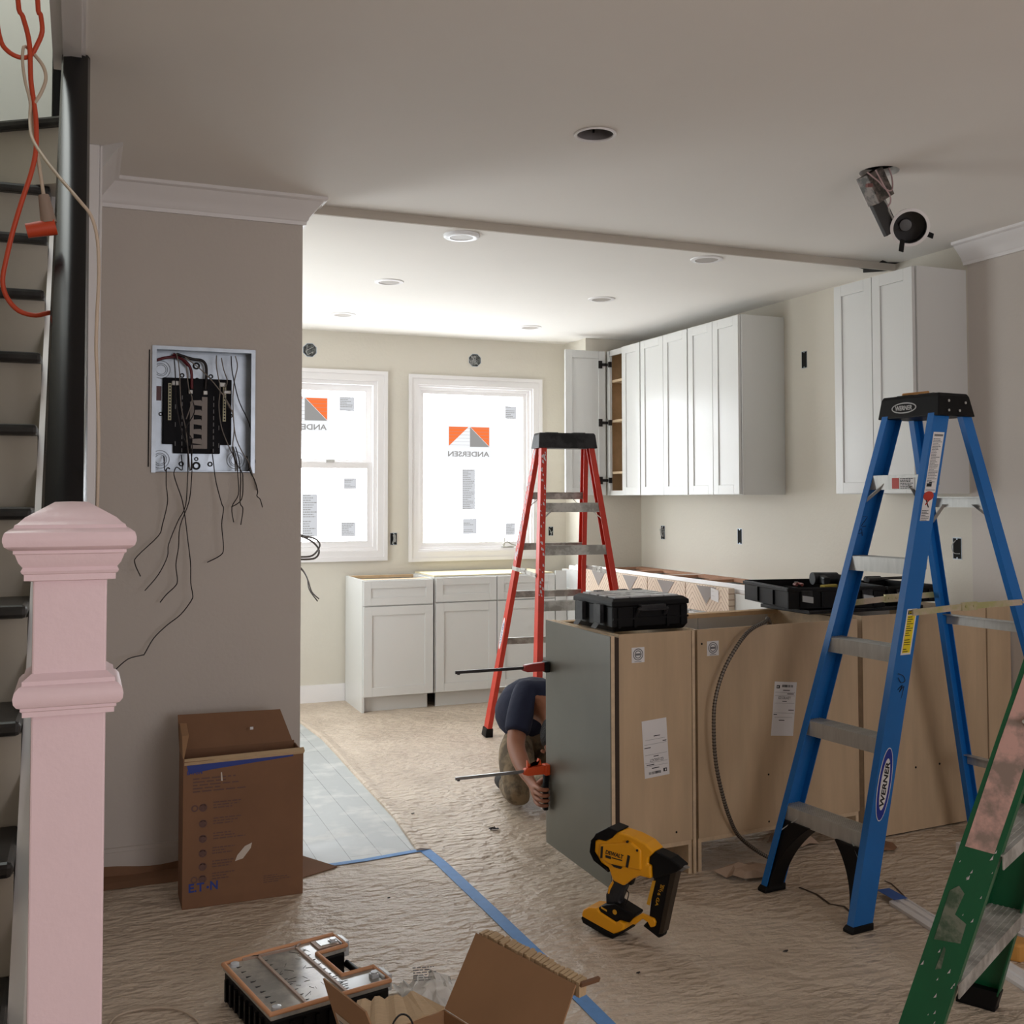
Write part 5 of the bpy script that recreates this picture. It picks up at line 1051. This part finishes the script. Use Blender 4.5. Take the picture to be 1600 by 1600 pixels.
# local: x forward, z up, y thickness. camera sees the -Y... side facing the viewer
def G(name, P, hw, m_, bev=.006, parent=gun, off=0, **k):
    return MB().prism(P, lambda a, b, t: (a, t+off, b), -hw, hw).build(name, m_, parent, bevel=bev, seg=3, **k)
G('body', [(.046, .222), (.052, .262), (.075, .274), (.099, .272), (.119, .289), (.146, .310), (.199, .305), (.248, .292), (.278, .271), (.258, .251), (.254, .229), (.266, .227), (.267, .186), (.224, .186), (.198, .172), (.165, .142), (.125, .150), (.109, .187), (.060, .205)], .034, YEL, .010)
G('body', [(.07, .215), (.08, .262), (.20, .29), (.235, .27), (.235, .205), (.12, .20)], .040, YEL, .008, label='raised side of the body')
G('rear_cap', [(.036, .225), (.040, .252), (.061, .289), (.109, .318), (.148, .313), (.126, .288), (.099, .272), (.061, .272), (.048, .262), (.046, .222), (.060, .203), (.105, .186), (.110, .172), (.10, .178), (.052, .200)], .037, BLK, .008)
G('nose', [(.278, .273), (.333, .261), (.372, .240), (.352, .222), (.269, .183), (.266, .227), (.254, .229), (.258, .251)], .026, BLK, .005)
G('nose_tip', [(.340, .250), (.384, .236), (.362, .222), (.345, .225)], .010, STEEL, .002)
G('magazine', [(.270, .215), (.350, .228), (.297, .009), (.281, .0), (.225, .024), (.246, .048)], .014, BLK, .004)
G('magazine_rail', [(.330, .222), (.350, .226), (.300, .020), (.285, .015)], .019, mat('dark_bronze', (52, 42, 30), .4, metal=.4), .002)
G('handle', [(.115, .155), (.168, .145), (.158, .125), (.140, .085), (.145, .070), (.087, .060), (.086, .092), (.108, .137)], .018, BLKD, .009)
G('handle_inlay', [(.095, .100), (.100, .122), (.116, .146), (.120, .138), (.106, .112), (.102, .098)], .0195, YEL, .002)
G('base', [(.066, .052), (.095, .066), (.131, .079), (.205, .057), (.184, .029), (.151, .030), (.138, .018), (.074, .036)], .032, BLK, .006)
G('battery', [(.006, .018), (.012, .033), (.032, .046), (.067, .051), (.077, .040), (.138, .021), (.151, .031), (.171, .024), (.166, .002), (.13, -.018), (.008, .004)], .038, YEL, .006)
G('battery_foot', [(.004, .006), (.010, .012), (.128, -.016), (.150, -.008), (.168, .006), (.166, -.006), (.126, -.033), (.10, -.031), (.012, -.010)], .040, BLK, .004)
G('brace_arm', [(.181, .026), (.188, .040), (.224, .065), (.269, .060), (.276, .050), (.272, .036), (.258, .030), (.248, .044), (.228, .050), (.200, .024)], .007, YEL, .003, off=-.016)
G('trigger', [(.168, .162), (.188, .164), (.180, .140), (.165, .141)], .010, BLK, .003)
MB().tube([(.131, 0, .075), (.138, 0, .105), (.150, 0, .118), (.164, 0, .112), (.162, 0, .095), (.152, 0, .068)], .0018, 6).build('belt_hook', DKST, gun)
m = MB()
for side in (-1,):
    y = side*.0405
    m.prism([(.086, .254), (.094, .256), (.091, .218), (.083, .216)], lambda a, b, t: (a, y+side*t, b), 0, .001, 0)
    m.prism([(.187, .247), (.196, .245), (.188, .206), (.179, .208)], lambda a, b, t: (a, y+side*t, b), 0, .001, 0)
    m.text('DEWALT', (.103, y-.0003, .234), (.066, 0, -.0035), (.003, 0, .013), .0008, 0, .02)
    m.prism([(.103, .222), (.124, .221), (.124, .229), (.103, .230)], lambda a, b, t: (a, y+side*t, b), 0, .001, 0)
    m.prism([(.127, .2245), (.166, .2235), (.166, .2265), (.127, .2275)], lambda a, b, t: (a, y+side*t, b), 0, .001, 0)
    m.prism([(.125, .205), (.165, .205), (.160, .197), (.135, .198)], lambda a, b, t: (a, y+side*t, b), -.006, .001, 0)
    for a, b in ((.185, .288), (.222, .268)): m.cyl((a, y+.004, b), (a, y-.0015, b), .004, seg=8, mi=0)
m.build('brand_marking', INK, gun)
m = MB(); y = -.0145
m.prism([(.262, .175), (.274, .177), (.252, .095), (.240, .097)], lambda a, b, t: (a, y-t, b), 0, .001, 0); m.text('20V', (.292, y, .17), (-.006, 0, -.02), (.014, 0, 0), .001, 0); m.text('16 GA', (.283, y, .150), (-.012, 0, -.05), (.010, 0, -.002), .001, 0)
m.rect((.08, -.0325, .052), (.022, 0, -.006), (0, 0, .006), (0, -1, 0), .0008, 0); m.lathe([(.008, 0), (.008, .001), (.0005, .001)], (.132, -.0325, .052), (0, -1, 0), 16, 0)
m.build('yellow_print', mat('yellow_print', (212, 156, 30), .5), gun)

# ================================================================== CARDBOARD BOX AGAINST THE WALL
x0, x1, y0, y1, hb = .340, .757, 3.885, 4.045, .505
bx = thing('cardboard_box', 'tall open brown cardboard box with blue print leaning at the partition wall', 'box', ((x0+x1)/2, 3.96, 0))
t = .005; m = MB(); m.box(x0, x1, y0, y0+t, 0, hb); m.box(x0, x0+t, y0+t, y1, 0, hb+.01); m.box(x1-t, x1, y0+t, y1, 0, hb); m.box(x0+t, x1-t, y1-t, y1, 0, hb+.01); m.box(x0+t, x1-t, y0+t, y1-t, 0, t)
m.build('body', CARDD, bx, world=True, bevel=.002)
m = MB(); m.hexa([(x0+.0, y1-.004, hb+.01), (x1-.012, y1-.004, hb+.008), (x1-.012, y1, hb+.008), (x0, y1, hb+.01), (x0+.002, y1+.10, hb+.115), (x1-.04, y1+.10, hb+.108), (x1-.04, y1+.104, hb+.106), (x0+.002, y1+.104, hb+.113)]); m.build('back_flap', CARDD, bx, world=True)
m = MB(); m.hexa([(x0+.0, y0+.01, hb+.01), (x0+.0, y1, hb+.01), (x0+.004, y1, hb+.01), (x0+.004, y0+.01, hb+.01), (x0+.004, y0+.10, hb+.07), (x0+.006, y1+.07, hb+.09), (x0+.03, y1+.06, hb+.09), (x0+.028, y0+.10, hb+.07)]); m.build('side_flap', CARD, bx, world=True)
m = MB(); m.hexa([(x0+.004, y0-.001, hb-.012), (x1, y0-.001, hb-.006), (x1, y0+.02, hb+.006), (x0+.004, y0+.02, hb+.0), (x0+.004, y0-.004, hb-.004), (x1+.004, y0-.004, hb+.004), (x1+.004, y0+.02, hb+.012), (x0+.004, y0+.02, hb+.006)]); m.build('folded_edge', CARDL, bx, world=True, label='torn pale folded front edge')
yf = y0-.0006
m = MB()
m.text('E.T', (x0+.022, yf, .056), (.052, 0, 0), (0, 0, .030), .0005, 1, .03); m.text('N', (x0+.094, yf, .057), (.026, 0, 0), (0, 0, .030), .0005, 1, .03); m.rect((x0+.082, yf, .064), (.008, 0, 0), (0, 0, .008), (0, -1, 0), .0005, 1)
m.prism([(x0+.02, hb-.042), (x0+.10, hb-.032), (x0+.38, hb-.012), (x0+.38, hb-.004), (x0+.012, hb-.013)], lambda a, b, t_: (a, yf-t_, b), 0, .0004, 1)
m.text('EATON', (x0+.014, yf, hb-.045), (.05, 0, 0), (0, 0, .014), .0006, 1, .02)
m.m = [0]*len(m.m); m.build('blue_print', INKB, bx, world=True, label='blue lettering and stripe'); m = MB()
scribble(m, (x0+.02, yf, .395), (.22, 0, 0), (0, 0, .055), 5, 3, 0, .0004, 1, .4)
for i, z in enumerate((.335, .28, .228, .178, .132, .09)):
    scribble(m, (x0+.095, yf, z), (.13 if i < 3 else .09, 0, 0), (0, 0, .028), 3, 20+i, 0, .0004, 1, .4)
    if i in (0, 5): m.lathe([(.012, 0), (.012, .0004), (.007, .0004), (.007, 0)], (x0+.040, yf, z+.008), (0, -1, 0), 16, 0)
    m.lathe([(.014, 0), (.014, .0004), (.009, .0004), (.009, 0)], (x0+.068, yf, z+.008), (0, -1, 0), 12, 0); m.rect((x0+.060, yf, z), (.016, 0, 0), (0, 0, .018), (0, -1, 0), .0004, 0)
scribble(m, (x0+.27, yf, .055), (.11, 0, 0), (0, 0, .03), 4, 31, 0, .0004, 1, .3)
m.build('instruction_print', INKF, bx, world=True, label='faded small print')
m = MB(); m.prism([(x0+.178, .146), (x0+.205, .152), (x0+.232, .185), (x0+.236, .203), (x0+.212, .194), (x0+.186, .166)], lambda a, b, t_: (a, yf-t_, b), 0, .001); m.prism([(x0+.128, hb-.075), (x0+.134, hb-.076), (x0+.131, hb-.045), (x0+.127, hb-.046)], lambda a, b, t_: (a, yf-t_, b), 0, .001); m.build('torn_spot', mat('torn_paper', (206, 196, 184), .8), bx, world=True, label='white torn paper spots')
MB().box(x0+.25, x0+.262, y1+.0, y1+.002, hb+.06, hb+.07).build('staple_mark', WHITE, bx, world=True)

# ================================================================== ORGANIZER CASE
oz = thing('organizer_case', 'black parts organizer case with clear lid and tan rim on the floor', 'organizer', (.463, 2.799, 0), R(12.3))
OUT = [(0, 0), (.351, 0), (.351, .11), (.256, .11), (.256, .272), (.351, .278), (.351, .380), (.10, .375), (0, .364)]
def inset(P, d):
    n = len(P); out_ = []
    for i in range(n):
        a, b, c = Vector(P[i-1]), Vector(P[i]), Vector(P[(i+1) % n]); e1 = (b-a).normalized(); e2 = (c-b).normalized()
        n1 = Vector((-e1.y, e1.x)); n2 = Vector((-e2.y, e2.x)); k = (n1+n2); k = k/max(.3, k.length_squared)*2*.5*2 if False else (n1+n2)/(1+n1.dot(n2))
        out_.append(tuple(b+k*d))
    return out_
def Z(a, b, t): return (a, b, t)
MB().prism(inset(OUT, .006), Z, 0.0, .082).build('tray_body', BLK, oz, bevel=.006)
m = MB()
for i in range(9): m.box(.02+i*.036, .03+i*.036, -.002, .008, .01, .07); m.box(-.002, .008, .02+i*.038, .03+i*.038, .01, .07)
m.build('ribs', BLK, oz)
lid = MB().prism(inset(OUT, .003), Z, .083, .098).build('lid', CLEAR, oz, bevel=.003)
m = MB(); P = inset(OUT, .004)
m.tube([(a, b, .101) for a, b in P], .0068, 8, closed=True, smooth=False); m.build('rim', ORG, lid, smooth=60, label='tan rubber rim')
m = MB(); m.box(.10, .108, .012, .36, .098, .104); m.box(.215, .223, .012, .36, .098, .104); m.bar((.104, .35, .101), (.08, .372, .101), (0, .004, 0), (0, 0, .003)); m.bar((.219, .35, .101), (.24, .37, .101), (0, .004, 0), (0, 0, .003)); m.bar((.06, .36, .101), (.22, .352, .101), (0, .004, 0), (0, 0, .003)); m.box(.268, .335, .30, .36, .098, .103); m.build('lid_ribs', mat('tan_grey_rib', (176, 152, 136), .5), lid)
MB().box(.28, .322, .312, .350, .103, .105).build('lid_window', mat('pale_clear', (206, 214, 208), .2), lid)
for x, y in ((.03, .03), (.03, .34)): m = MB(); m.lathe([(.013, 0), (.012, .008), (.006, .010), (.0005, .010)], (x, y, .098), seg=20); m.build('corner_stud', BAG, lid, smooth=40)
for y in (.03, .30): 
    m = MB(); m.box(.338, .366, y, y+.055, .06, .104); m.cyl((.355, y-.004, .098), (.355, y+.059, .098), .008, seg=12); m.build('latch', mat('clear_latch', (200, 204, 206), .25), oz, bevel=.002)
    m = MB(); m.box(.312, .332, y+.012, y+.034, .098, .108); m.lathe([(.009, 0), (.009, .006), (.0005, .006)], (.322, y+.022, .108), seg=14); m.build('latch_stud', BAG, lid)
m = MB(); m.tube([(.345, .10, .05), (.348, .12, .05), (.348, .26, .05), (.345, .28, .05)], .010, 10); m.build('carry_handle', BLK, oz, smooth=60)
m = MB(); rr = random.Random(4)
for (xa, xb, n_) in ((.115, .212, 20), (.23, .25, 8)):
    for k in range(n_):
        x = rr.uniform(xa, xb); y = rr.uniform(.03, .34); a = rr.uniform(0, 3.1); l = rr.uniform(.006, .016); m.bar((x-l*math.cos(a), y-l*math.sin(a), .0985), (x+l*math.cos(a), y+l*math.sin(a), .0985), (0, .0006, 0), (0, 0, .0004))
for x in (.10, .215, .022):
    for k in range(9):
        y = .03+k*.036; m.prism([(x+.008, y), (x+.022, y+.004), (x+.008, y+.008)], lambda a, b, t_: (a, b, t_), .0985, .0992)
m.build('parts_print', BLKD, lid, label='dark divider marks seen through the lid')

# ================================================================== OPEN BOX IN THE FOREGROUND
ob_ = thing('cardboard_box', 'open cardboard box with raised flaps at the bottom edge of the picture', 'box', (.75, 2.22, 0))
A = Vector((.561, 2.38, 0)); B = Vector((.819, 2.462, 0)); dv_ = Vector((.11, -.35, 0)); Cc = B+dv_; Dd = A+dv_; up_ = Vector((0, 0, .20))
def panel(mb, a, b, c, d, t=.004):
    a, b, c, d = map(Vector, (a, b, c, d)); n = (b-a).cross(d-a).normalized()*t; mb.hexa([a, b, c, d, a+n, b+n, c+n, d+n])
m = MB(); panel(m, A, B, B+up_, A+up_); panel(m, B, Cc, Cc+up_, B+up_); panel(m, Cc, Dd, Dd+up_, Cc+up_); panel(m, Dd, A, A+up_, Dd+up_); panel(m, A+Vector((0, 0, .002)), B+Vector((0, 0, .002)), Cc+Vector((0, 0, .002)), Dd+Vector((0, 0, .002))); m.build('body', CARD, ob_, world=True)
T0 = Vector((.928, 2.535, .335)); T1 = Vector((1.036, 2.185, .335))
m = MB(); panel(m, B+up_+Vector((.003, 0, 0)), Cc+up_+Vector((.003, 0, 0)), T1, T0); m.build('right_flap', CARD, ob_, world=True, label='large raised right flap')
L0 = Vector((.524, 2.435, .335)); L1 = Vector((.574, 2.245, .335))
m = MB(); panel(m, A+up_, A+up_+dv_*.56, L1, L0); m.build('left_flap', CARD, ob_, world=True, label='raised left flap with paper label')
u_ = (L1-L0); w__ = (A+up_-L0); n_ = u_.cross(w__).normalized()
o = L0+u_*.12+w__*.75
m = MB(); nn = n_ if n_.x < 0 else -n_; m.rect(L0+u_*.1+w__*.78+nn*.0052, u_*.6, w__*-.34, nn, .0008, 0); scribble(m, L0+u_*.13+w__*.76+nn*.0062, u_*.3, w__*-.25, 6, 2, 1, .0006, 1, .4); m.build('paper_label', [mat('pale_label', (196, 180, 160), .7), INKG], ob_, world=True)
# torn corrugated sheet folded out at the back
m = MB(); n = 14; P = []
for i in range(n+1):
    f_ = i/n; a = A+(B-A)*f_; b = Vector((.640, 2.600, .196))*(1-f_)+Vector((.79, 2.575, .20))*f_
    P.append((a+Vector((0, 0, .202+.004*math.sin(i*1.9))), b+Vector((0, rnd.uniform(-.012, .012), .004*math.sin(i*1.7)))))
V = [q for pr_ in P for q in pr_]; V += [q+Vector((0, 0, -.006)) for q in V]; k = 2*(n+1)
F_ = []
for i in range(n): a = 2*i; F_ += [(a, a+1, a+3, a+2), (k+a, k+a+2, k+a+3, k+a+1)]
for i in range(n): a = 2*i; F_ += [(a+1, k+a+1, k+a+3, a+3), (a, a+2, k+a+2, k+a)]
F_ += [(0, k, k+1, 1), (2*n, 2*n+1, k+2*n+1, k+2*n)]
m.add(V, F_); m.build('back_flap', CARDL, ob_, world=True, label='torn corrugated back flap')
# corrugated stack visible above the flap top edge
cs = thing('corrugated_pieces', 'bundle of torn corrugated strips stuck behind the raised right flap', 'cardboard scraps', (.98, 2.40, .33))
m = MB(); dT = (T1-T0)
cs['kind'] = 'stuff'
for i in range(26):
    f_ = (i+.5)/26; c = T0+dT*f_+Vector((.012, .006, 0)); h_ = .008*math.sin(min(1, f_*1.3)*2.6)+.003; s_ = rnd.uniform(-.004, .004)
    m.hexa([c+Vector((-.006, .0, -.03)), c+Vector((.014, .008, -.03)), c+Vector((.018, -.002, -.03)), c+Vector((-.002, -.01, -.03)), c+Vector((-.006+s_, .0, h_*.4)), c+Vector((.018+s_, .009, h_)), c+Vector((.022+s_, -.001, h_)), c+Vector((-.002+s_, -.01, h_*.4))])
m.build('strips', CARDL, cs, world=True)
m = MB(); c = T1+Vector((.01, -.0, 0)); m.bar(c, c+Vector((.03, -.03, .02)), (0, .006, 0), (.002, 0, .004)); m.build('torn_corner', CARDD, cs, world=True)
m = MB(); 
m.tube([(.652, 2.33, .12), (.656, 2.352, .20), (.664, 2.366, .235), (.690, 2.385, .246), (.708, 2.365, .238), (.714, 2.34, .19), (.716, 2.33, .12)], .0022, 6); o = m.build('loose_wire', INK, label='thin black wire looped out of the open cardboard box', cat='wire', loc=(.652, 2.33, .12), smooth=60)
m = MB(); m.tube([(.654, 2.343, .17), (.656, 2.352, .20), (.662, 2.364, .230)], .003, 6); m.build('red_sleeve', mat('bright_red', (210, 50, 36), .5), o, world=True, smooth=60)
# crumpled plastic bag behind it
m = MB(); n1, n2 = 14, 9; V = []; rr = random.Random(12)
for j in range(n2+1):
    for i in range(n1+1):
        a, b = i/n1, j/n2
        V.append((.85+.17*a+rr.uniform(-.008, .008), 3.02-.18*b-.04*a+rr.uniform(-.008, .008), max(.003, .06*math.sin(3.1*a)*math.sin(3.1*b)+rr.uniform(0, .035))))
m.add(V, [(j*(n1+1)+i, j*(n1+1)+i+1, (j+1)*(n1+1)+i+1, (j+1)*(n1+1)+i) for j in range(n2) for i in range(n1)])
pb = m.build('plastic_bag', mat('clear_film_bag', (236, 236, 232), .12, alpha=.6), label='crumpled clear plastic bag with small print behind the open cardboard box', cat='plastic bag', loc=(.93, 2.92, 0), smooth=25)
m = MB(); scribble(m, (.87, 2.90, .075), (.09, -.02, 0), (.01, .05, .02), 6, 3, 0, .0005, 1, .35); m.build('bag_print', INKG, pb, world=True)

# ================================================================== TAPE, PAPER, DEBRIS
def strip(P, w_, z=.0016, t=.0008):
    m = MB(); L_ = [Vector(p) for p in P]; l = []; r = []
    for i, p in enumerate(L_):
        d = (L_[min(i+1, len(L_)-1)]-L_[max(i-1, 0)]).normalized(); n = Vector((-d.y, d.x)); l.append(p+n*w_/2); r.append(p-n*w_/2)
    n_ = len(L_); V = [(q.x, q.y, z) for q in l]+[(q.x, q.y, z) for q in r]+[(q.x, q.y, z+t) for q in l]+[(q.x, q.y, z+t) for q in r]
    F_ = []
    for i in range(n_-1): F_ += [(i, i+1, n_+i+1, n_+i), (2*n_+i, 3*n_+i, 3*n_+i+1, 2*n_+i+1), (i, 2*n_+i, 2*n_+i+1, i+1), (n_+i, n_+i+1, 3*n_+i+1, 3*n_+i)]
    F_ += [(0, n_, 3*n_, 2*n_), (n_-1, 3*n_-1, 4*n_-1, 2*n_-1)]
    return m.add(V, F_)
strip([(1.30, 4.20), (1.315, 4.0), (1.325, 3.5), (1.332, 3.05), (1.332, 2.7), (1.33, 2.1)], .046).build('floor_tape', TAPE, label='long blue tape strip running across the floor paper towards the viewer', cat='tape', loc=(1.32, 3.3, 0))
strip([(.87, 4.135), (1.05, 4.140), (1.29, 4.17)], .030, z=.0026).build('floor_tape', TAPE, label='short thin blue tape strip at the end of the bare planks', cat='tape', loc=(1.05, 4.14, 0))
m = MB(); E1 = [(1.304, 6.86), (1.341, 6.29), (1.336, 5.9), (1.325, 5.37), (1.313, 4.62), (1.279, 4.166)]
m.ring([[(x-.012, y, .0005), (x-.010, y, .010), (x+.004, y, .013), (x+.05, y, .003), (x+.05, y, .0005)] for x, y in E1]); m.build('paper_edge', PAPER, label='curled lifted edge of the floor paper beside the bare planks', cat='floor paper', loc=(1.32, 5.5, 0))
m = MB(); m.ring([[(x, 4.18, .001), (x, 4.22, .012), (x, 4.275+.006*math.sin(x*23), .018), (x, 4.284, .045+.008*math.sin(x*17)), (x, 4.281, .001)] for x in [.06+i*.04 for i in range(20)]]); m.build('folded_paper_edge', CARDD, label='brown paper edge turned up against the foot of the partition wall', cat='floor paper', loc=(.4, 4.25, 0))
# brown flap of paper at the foot of the box
m = MB(); m.hexa([(.775, 4.03, .002), (.93, 4.10, .002), (.80, 4.17, .004), (.775, 4.15, .002), (.775, 4.03, .004), (.93, 4.10, .006), (.80, 4.17, .045), (.775, 4.15, .05)]); m.build('paper_flap', CARDD, label='small brown paper flap lifted beside the leaning cardboard box', cat='paper', loc=(.83, 4.1, 0))
def scrap(label, c, r, seed, hz=.03, m_=None, cat='paper scrap', name='paper_scrap'):
    rr = random.Random(seed); n = 12; m = MB(); rings = []
    ang = rr.uniform(0, 3)
    V = [(c[0], c[1], .004+hz*.8)]; 
    for j in (1, 2):
        for i in range(n):
            a = 2*math.pi*i/n; q = r*j/2*(1+rr.uniform(-.25, .25)); V.append((c[0]+q*math.cos(a), c[1]+q*math.sin(a)*.6, .003+(hz*rr.uniform(.2, 1) if j == 1 else hz*rr.uniform(0, .5))))
    F_ = [(0, 1+i, 1+(i+1) % n) for i in range(n)]+[(1+i, 1+n+i, 1+n+(i+1) % n, 1+(i+1) % n) for i in range(n)]
    m.add(V, F_); o = m.build(name, m_ or CARDL, label=label, cat=cat, loc=(c[0], c[1], 0))
    s = o.modifiers.new('thickness', 'SOLIDIFY'); s.thickness = .001
    return o
PSC = mat('crumpled_paper', (176, 152, 132), .8, var=.08, vscale=20)
scrap('torn crumpled paper scrap under the edge of the wide island cabinet', (2.34, 3.43), .12, 3, .045, PSC)
scrap('crumpled paper scrap under the island right of the metal conduit', (2.72, 3.66), .11, 5, .08, PSC)
scrap('brown crumpled paper under the island behind the blue ladder', (2.98, 3.50), .10, 8, .05, CARDD)
scrap('small dark torn scrap on the paper by the person\'s knee', (1.655, 4.31), .022, 9, .012, DKST, 'debris', 'debris_scrap')
def crack(name, label, P, w_=.0035, m_=None): strip(P, w_, z=.0012, t=.0012).build(name, m_ or mat('paper_tear_shadow', (70, 56, 46), .9), label=label, cat='paper tear', loc=(P[0][0], P[0][1], 0))
crack('paper_tear', 'torn crease in the floor paper between the legs of the blue ladder', [(2.441, 3.257), (2.455, 3.177), (2.439, 3.086), (2.471, 3.048), (2.459, 3.003), (2.447, 2.966)], .009)
crack('paper_tear', 'curved dark tear in the floor paper behind the blue ladder foot', [(2.773, 3.191), (2.776, 3.161), (2.757, 3.107), (2.734, 3.049), (2.706, 2.996)], .005)
crack('paper_tear', 'thin tear line at the foot of the last island cabinet', [(3.13, 3.60), (3.3, 3.615), (3.5, 3.63), (3.62, 3.64)], .006)
# paper bits
rr = random.Random(21)
for i, (x, y, s_, lb) in enumerate(((1.40, 4.66, .009, 'small dark chip on the paper left of the kneeling person'), (1.03, 3.72, .006, 'tiny dark speck on the paper right of the leaning box'), (1.20, 2.98, .007, 'tiny brown speck left of the blue tape line'), (1.56, 2.86, .008, 'tiny dark chip right of the blue tape line'), (2.06, 2.82, .012, 'small dark chip on the paper between nail gun and blue ladder'))):
    m = MB(); m.ring([[(x-s_, y, .002), (x, y-s_*.5, .002), (x+s_, y+s_*.2, .002), (x+s_*.2, y+s_*.4, .002)], [(x-s_*.8, y, .005), (x, y-s_*.4, .005), (x+s_*.8, y+s_*.2, .005), (x+s_*.2, y+s_*.3, .005)]]); m.build('floor_chip', DKST, label=lb, cat='debris', loc=(x, y, 0))
# white mouldings on the floor at right
def moulding(label, a, b, w_=.072, z=.0, tiltz=0):
    a, b = Vector(a+(0,)), Vector(b+(0,)); d = (b-a).normalized(); n = Vector((-d.y, d.x, 0)); pr_ = [(-.5, 0), (.5, 0), (.5, .016), (.36, .018), (.33, .014), (.2, .014), (.15, .019), (-.1, .019), (-.14, .013), (-.26, .013), (-.3, .017), (-.5, .011)]
    m = MB(); m.ring([[p+n*(q*w_)+Vector((0, 0, z+h)) for q, h in pr_] for p in (a, b)]); return m.build('floor_moulding', TRIM, label=label, cat='moulding', loc=tuple(a))
moulding('white ribbed moulding on the floor with blue tape on its tip', (2.665, 3.00), (2.56, 2.30))
strip([(2.672, 3.085), (2.664, 2.985)], .055, z=.021).build('moulding_tape', TAPED, label='piece of dark blue tape on the tip of the floor moulding', cat='tape', loc=(2.665, 3.03, 0))
moulding('second white moulding on the floor behind the green ladder', (2.93, 2.98), (2.83, 2.45))
moulding('third white moulding lying at the lower right corner', (3.12, 2.95), (2.98, 2.35))
MB().box(3.24, 3.32, 3.26, 3.32, 0, .050).build('white_block', TRIM, label='small white block on the floor behind the green ladder', cat='block', loc=(3.28, 3.29, 0), bevel=.004)
MB().box(3.07, 3.13, 3.10, 3.14, 0, .03).build('white_block', TRIM, label='smaller white offcut beside the green ladder rail', cat='block', loc=(3.10, 3.12, 0), bevel=.004)
bo = MB().ring([[(2.69+.045*math.cos(a), 2.52+.045*math.sin(a), z) for a in [k*math.pi/3 for k in range(6)]] for z in (.0, .055)]); bo.build('orange_block', mat('orange_wood', (206, 150, 74), .5), label='orange block on the floor at the right edge below the plastic packet', cat='block', loc=(2.69, 2.52, 0), bevel=.008)
m = MB(); V = []; rr = random.Random(2)
for j in range(7):
    for i in range(9): V.append((2.64+.018*i, 2.60+.02*j, .003+rr.uniform(0, .02)+.03*math.sin(i/8*3.1)))
m.add(V, [(j*9+i, j*9+i+1, (j+1)*9+i+1, (j+1)*9+i) for j in range(6) for i in range(8)]); o = m.build('plastic_packet', BAG, label='crumpled plastic packet at the right edge behind the green ladder', cat='plastic bag', loc=(2.7, 2.66, 0), smooth=30)

# groups of repeated things
GR = dict(recessed_light='recessed kitchen ceiling lights', electrical_box='open electrical boxes in the kitchen walls', wall_cabinet='white wall cabinets', base_cabinet='white base cabinets', island_cabinet='plywood backed island cabinets', cardboard_strip='herringbone packing strips', wood_moulding='white mouldings on the base cabinets', floor_moulding='white mouldings on the floor', bar_clamp='bar clamps on the end panel', floor_chip='small chips on the floor paper', screwdriver='screwdrivers in the second tray', tool_tray='open black tool trays', stepladder='fibreglass stepladders', extension_cord='extension cords by the stairs', paper_scrap='crumpled paper under the island', paper_tear='tears in the floor paper', floor_tape='blue tape strips on the floor', white_block='white blocks on the floor', cardboard_box='cardboard boxes')
for o in list(bpy.data.objects):
    st_ = o.name.split('.')[0]
    if o.parent is None and st_ in GR: o['group'] = GR[st_]
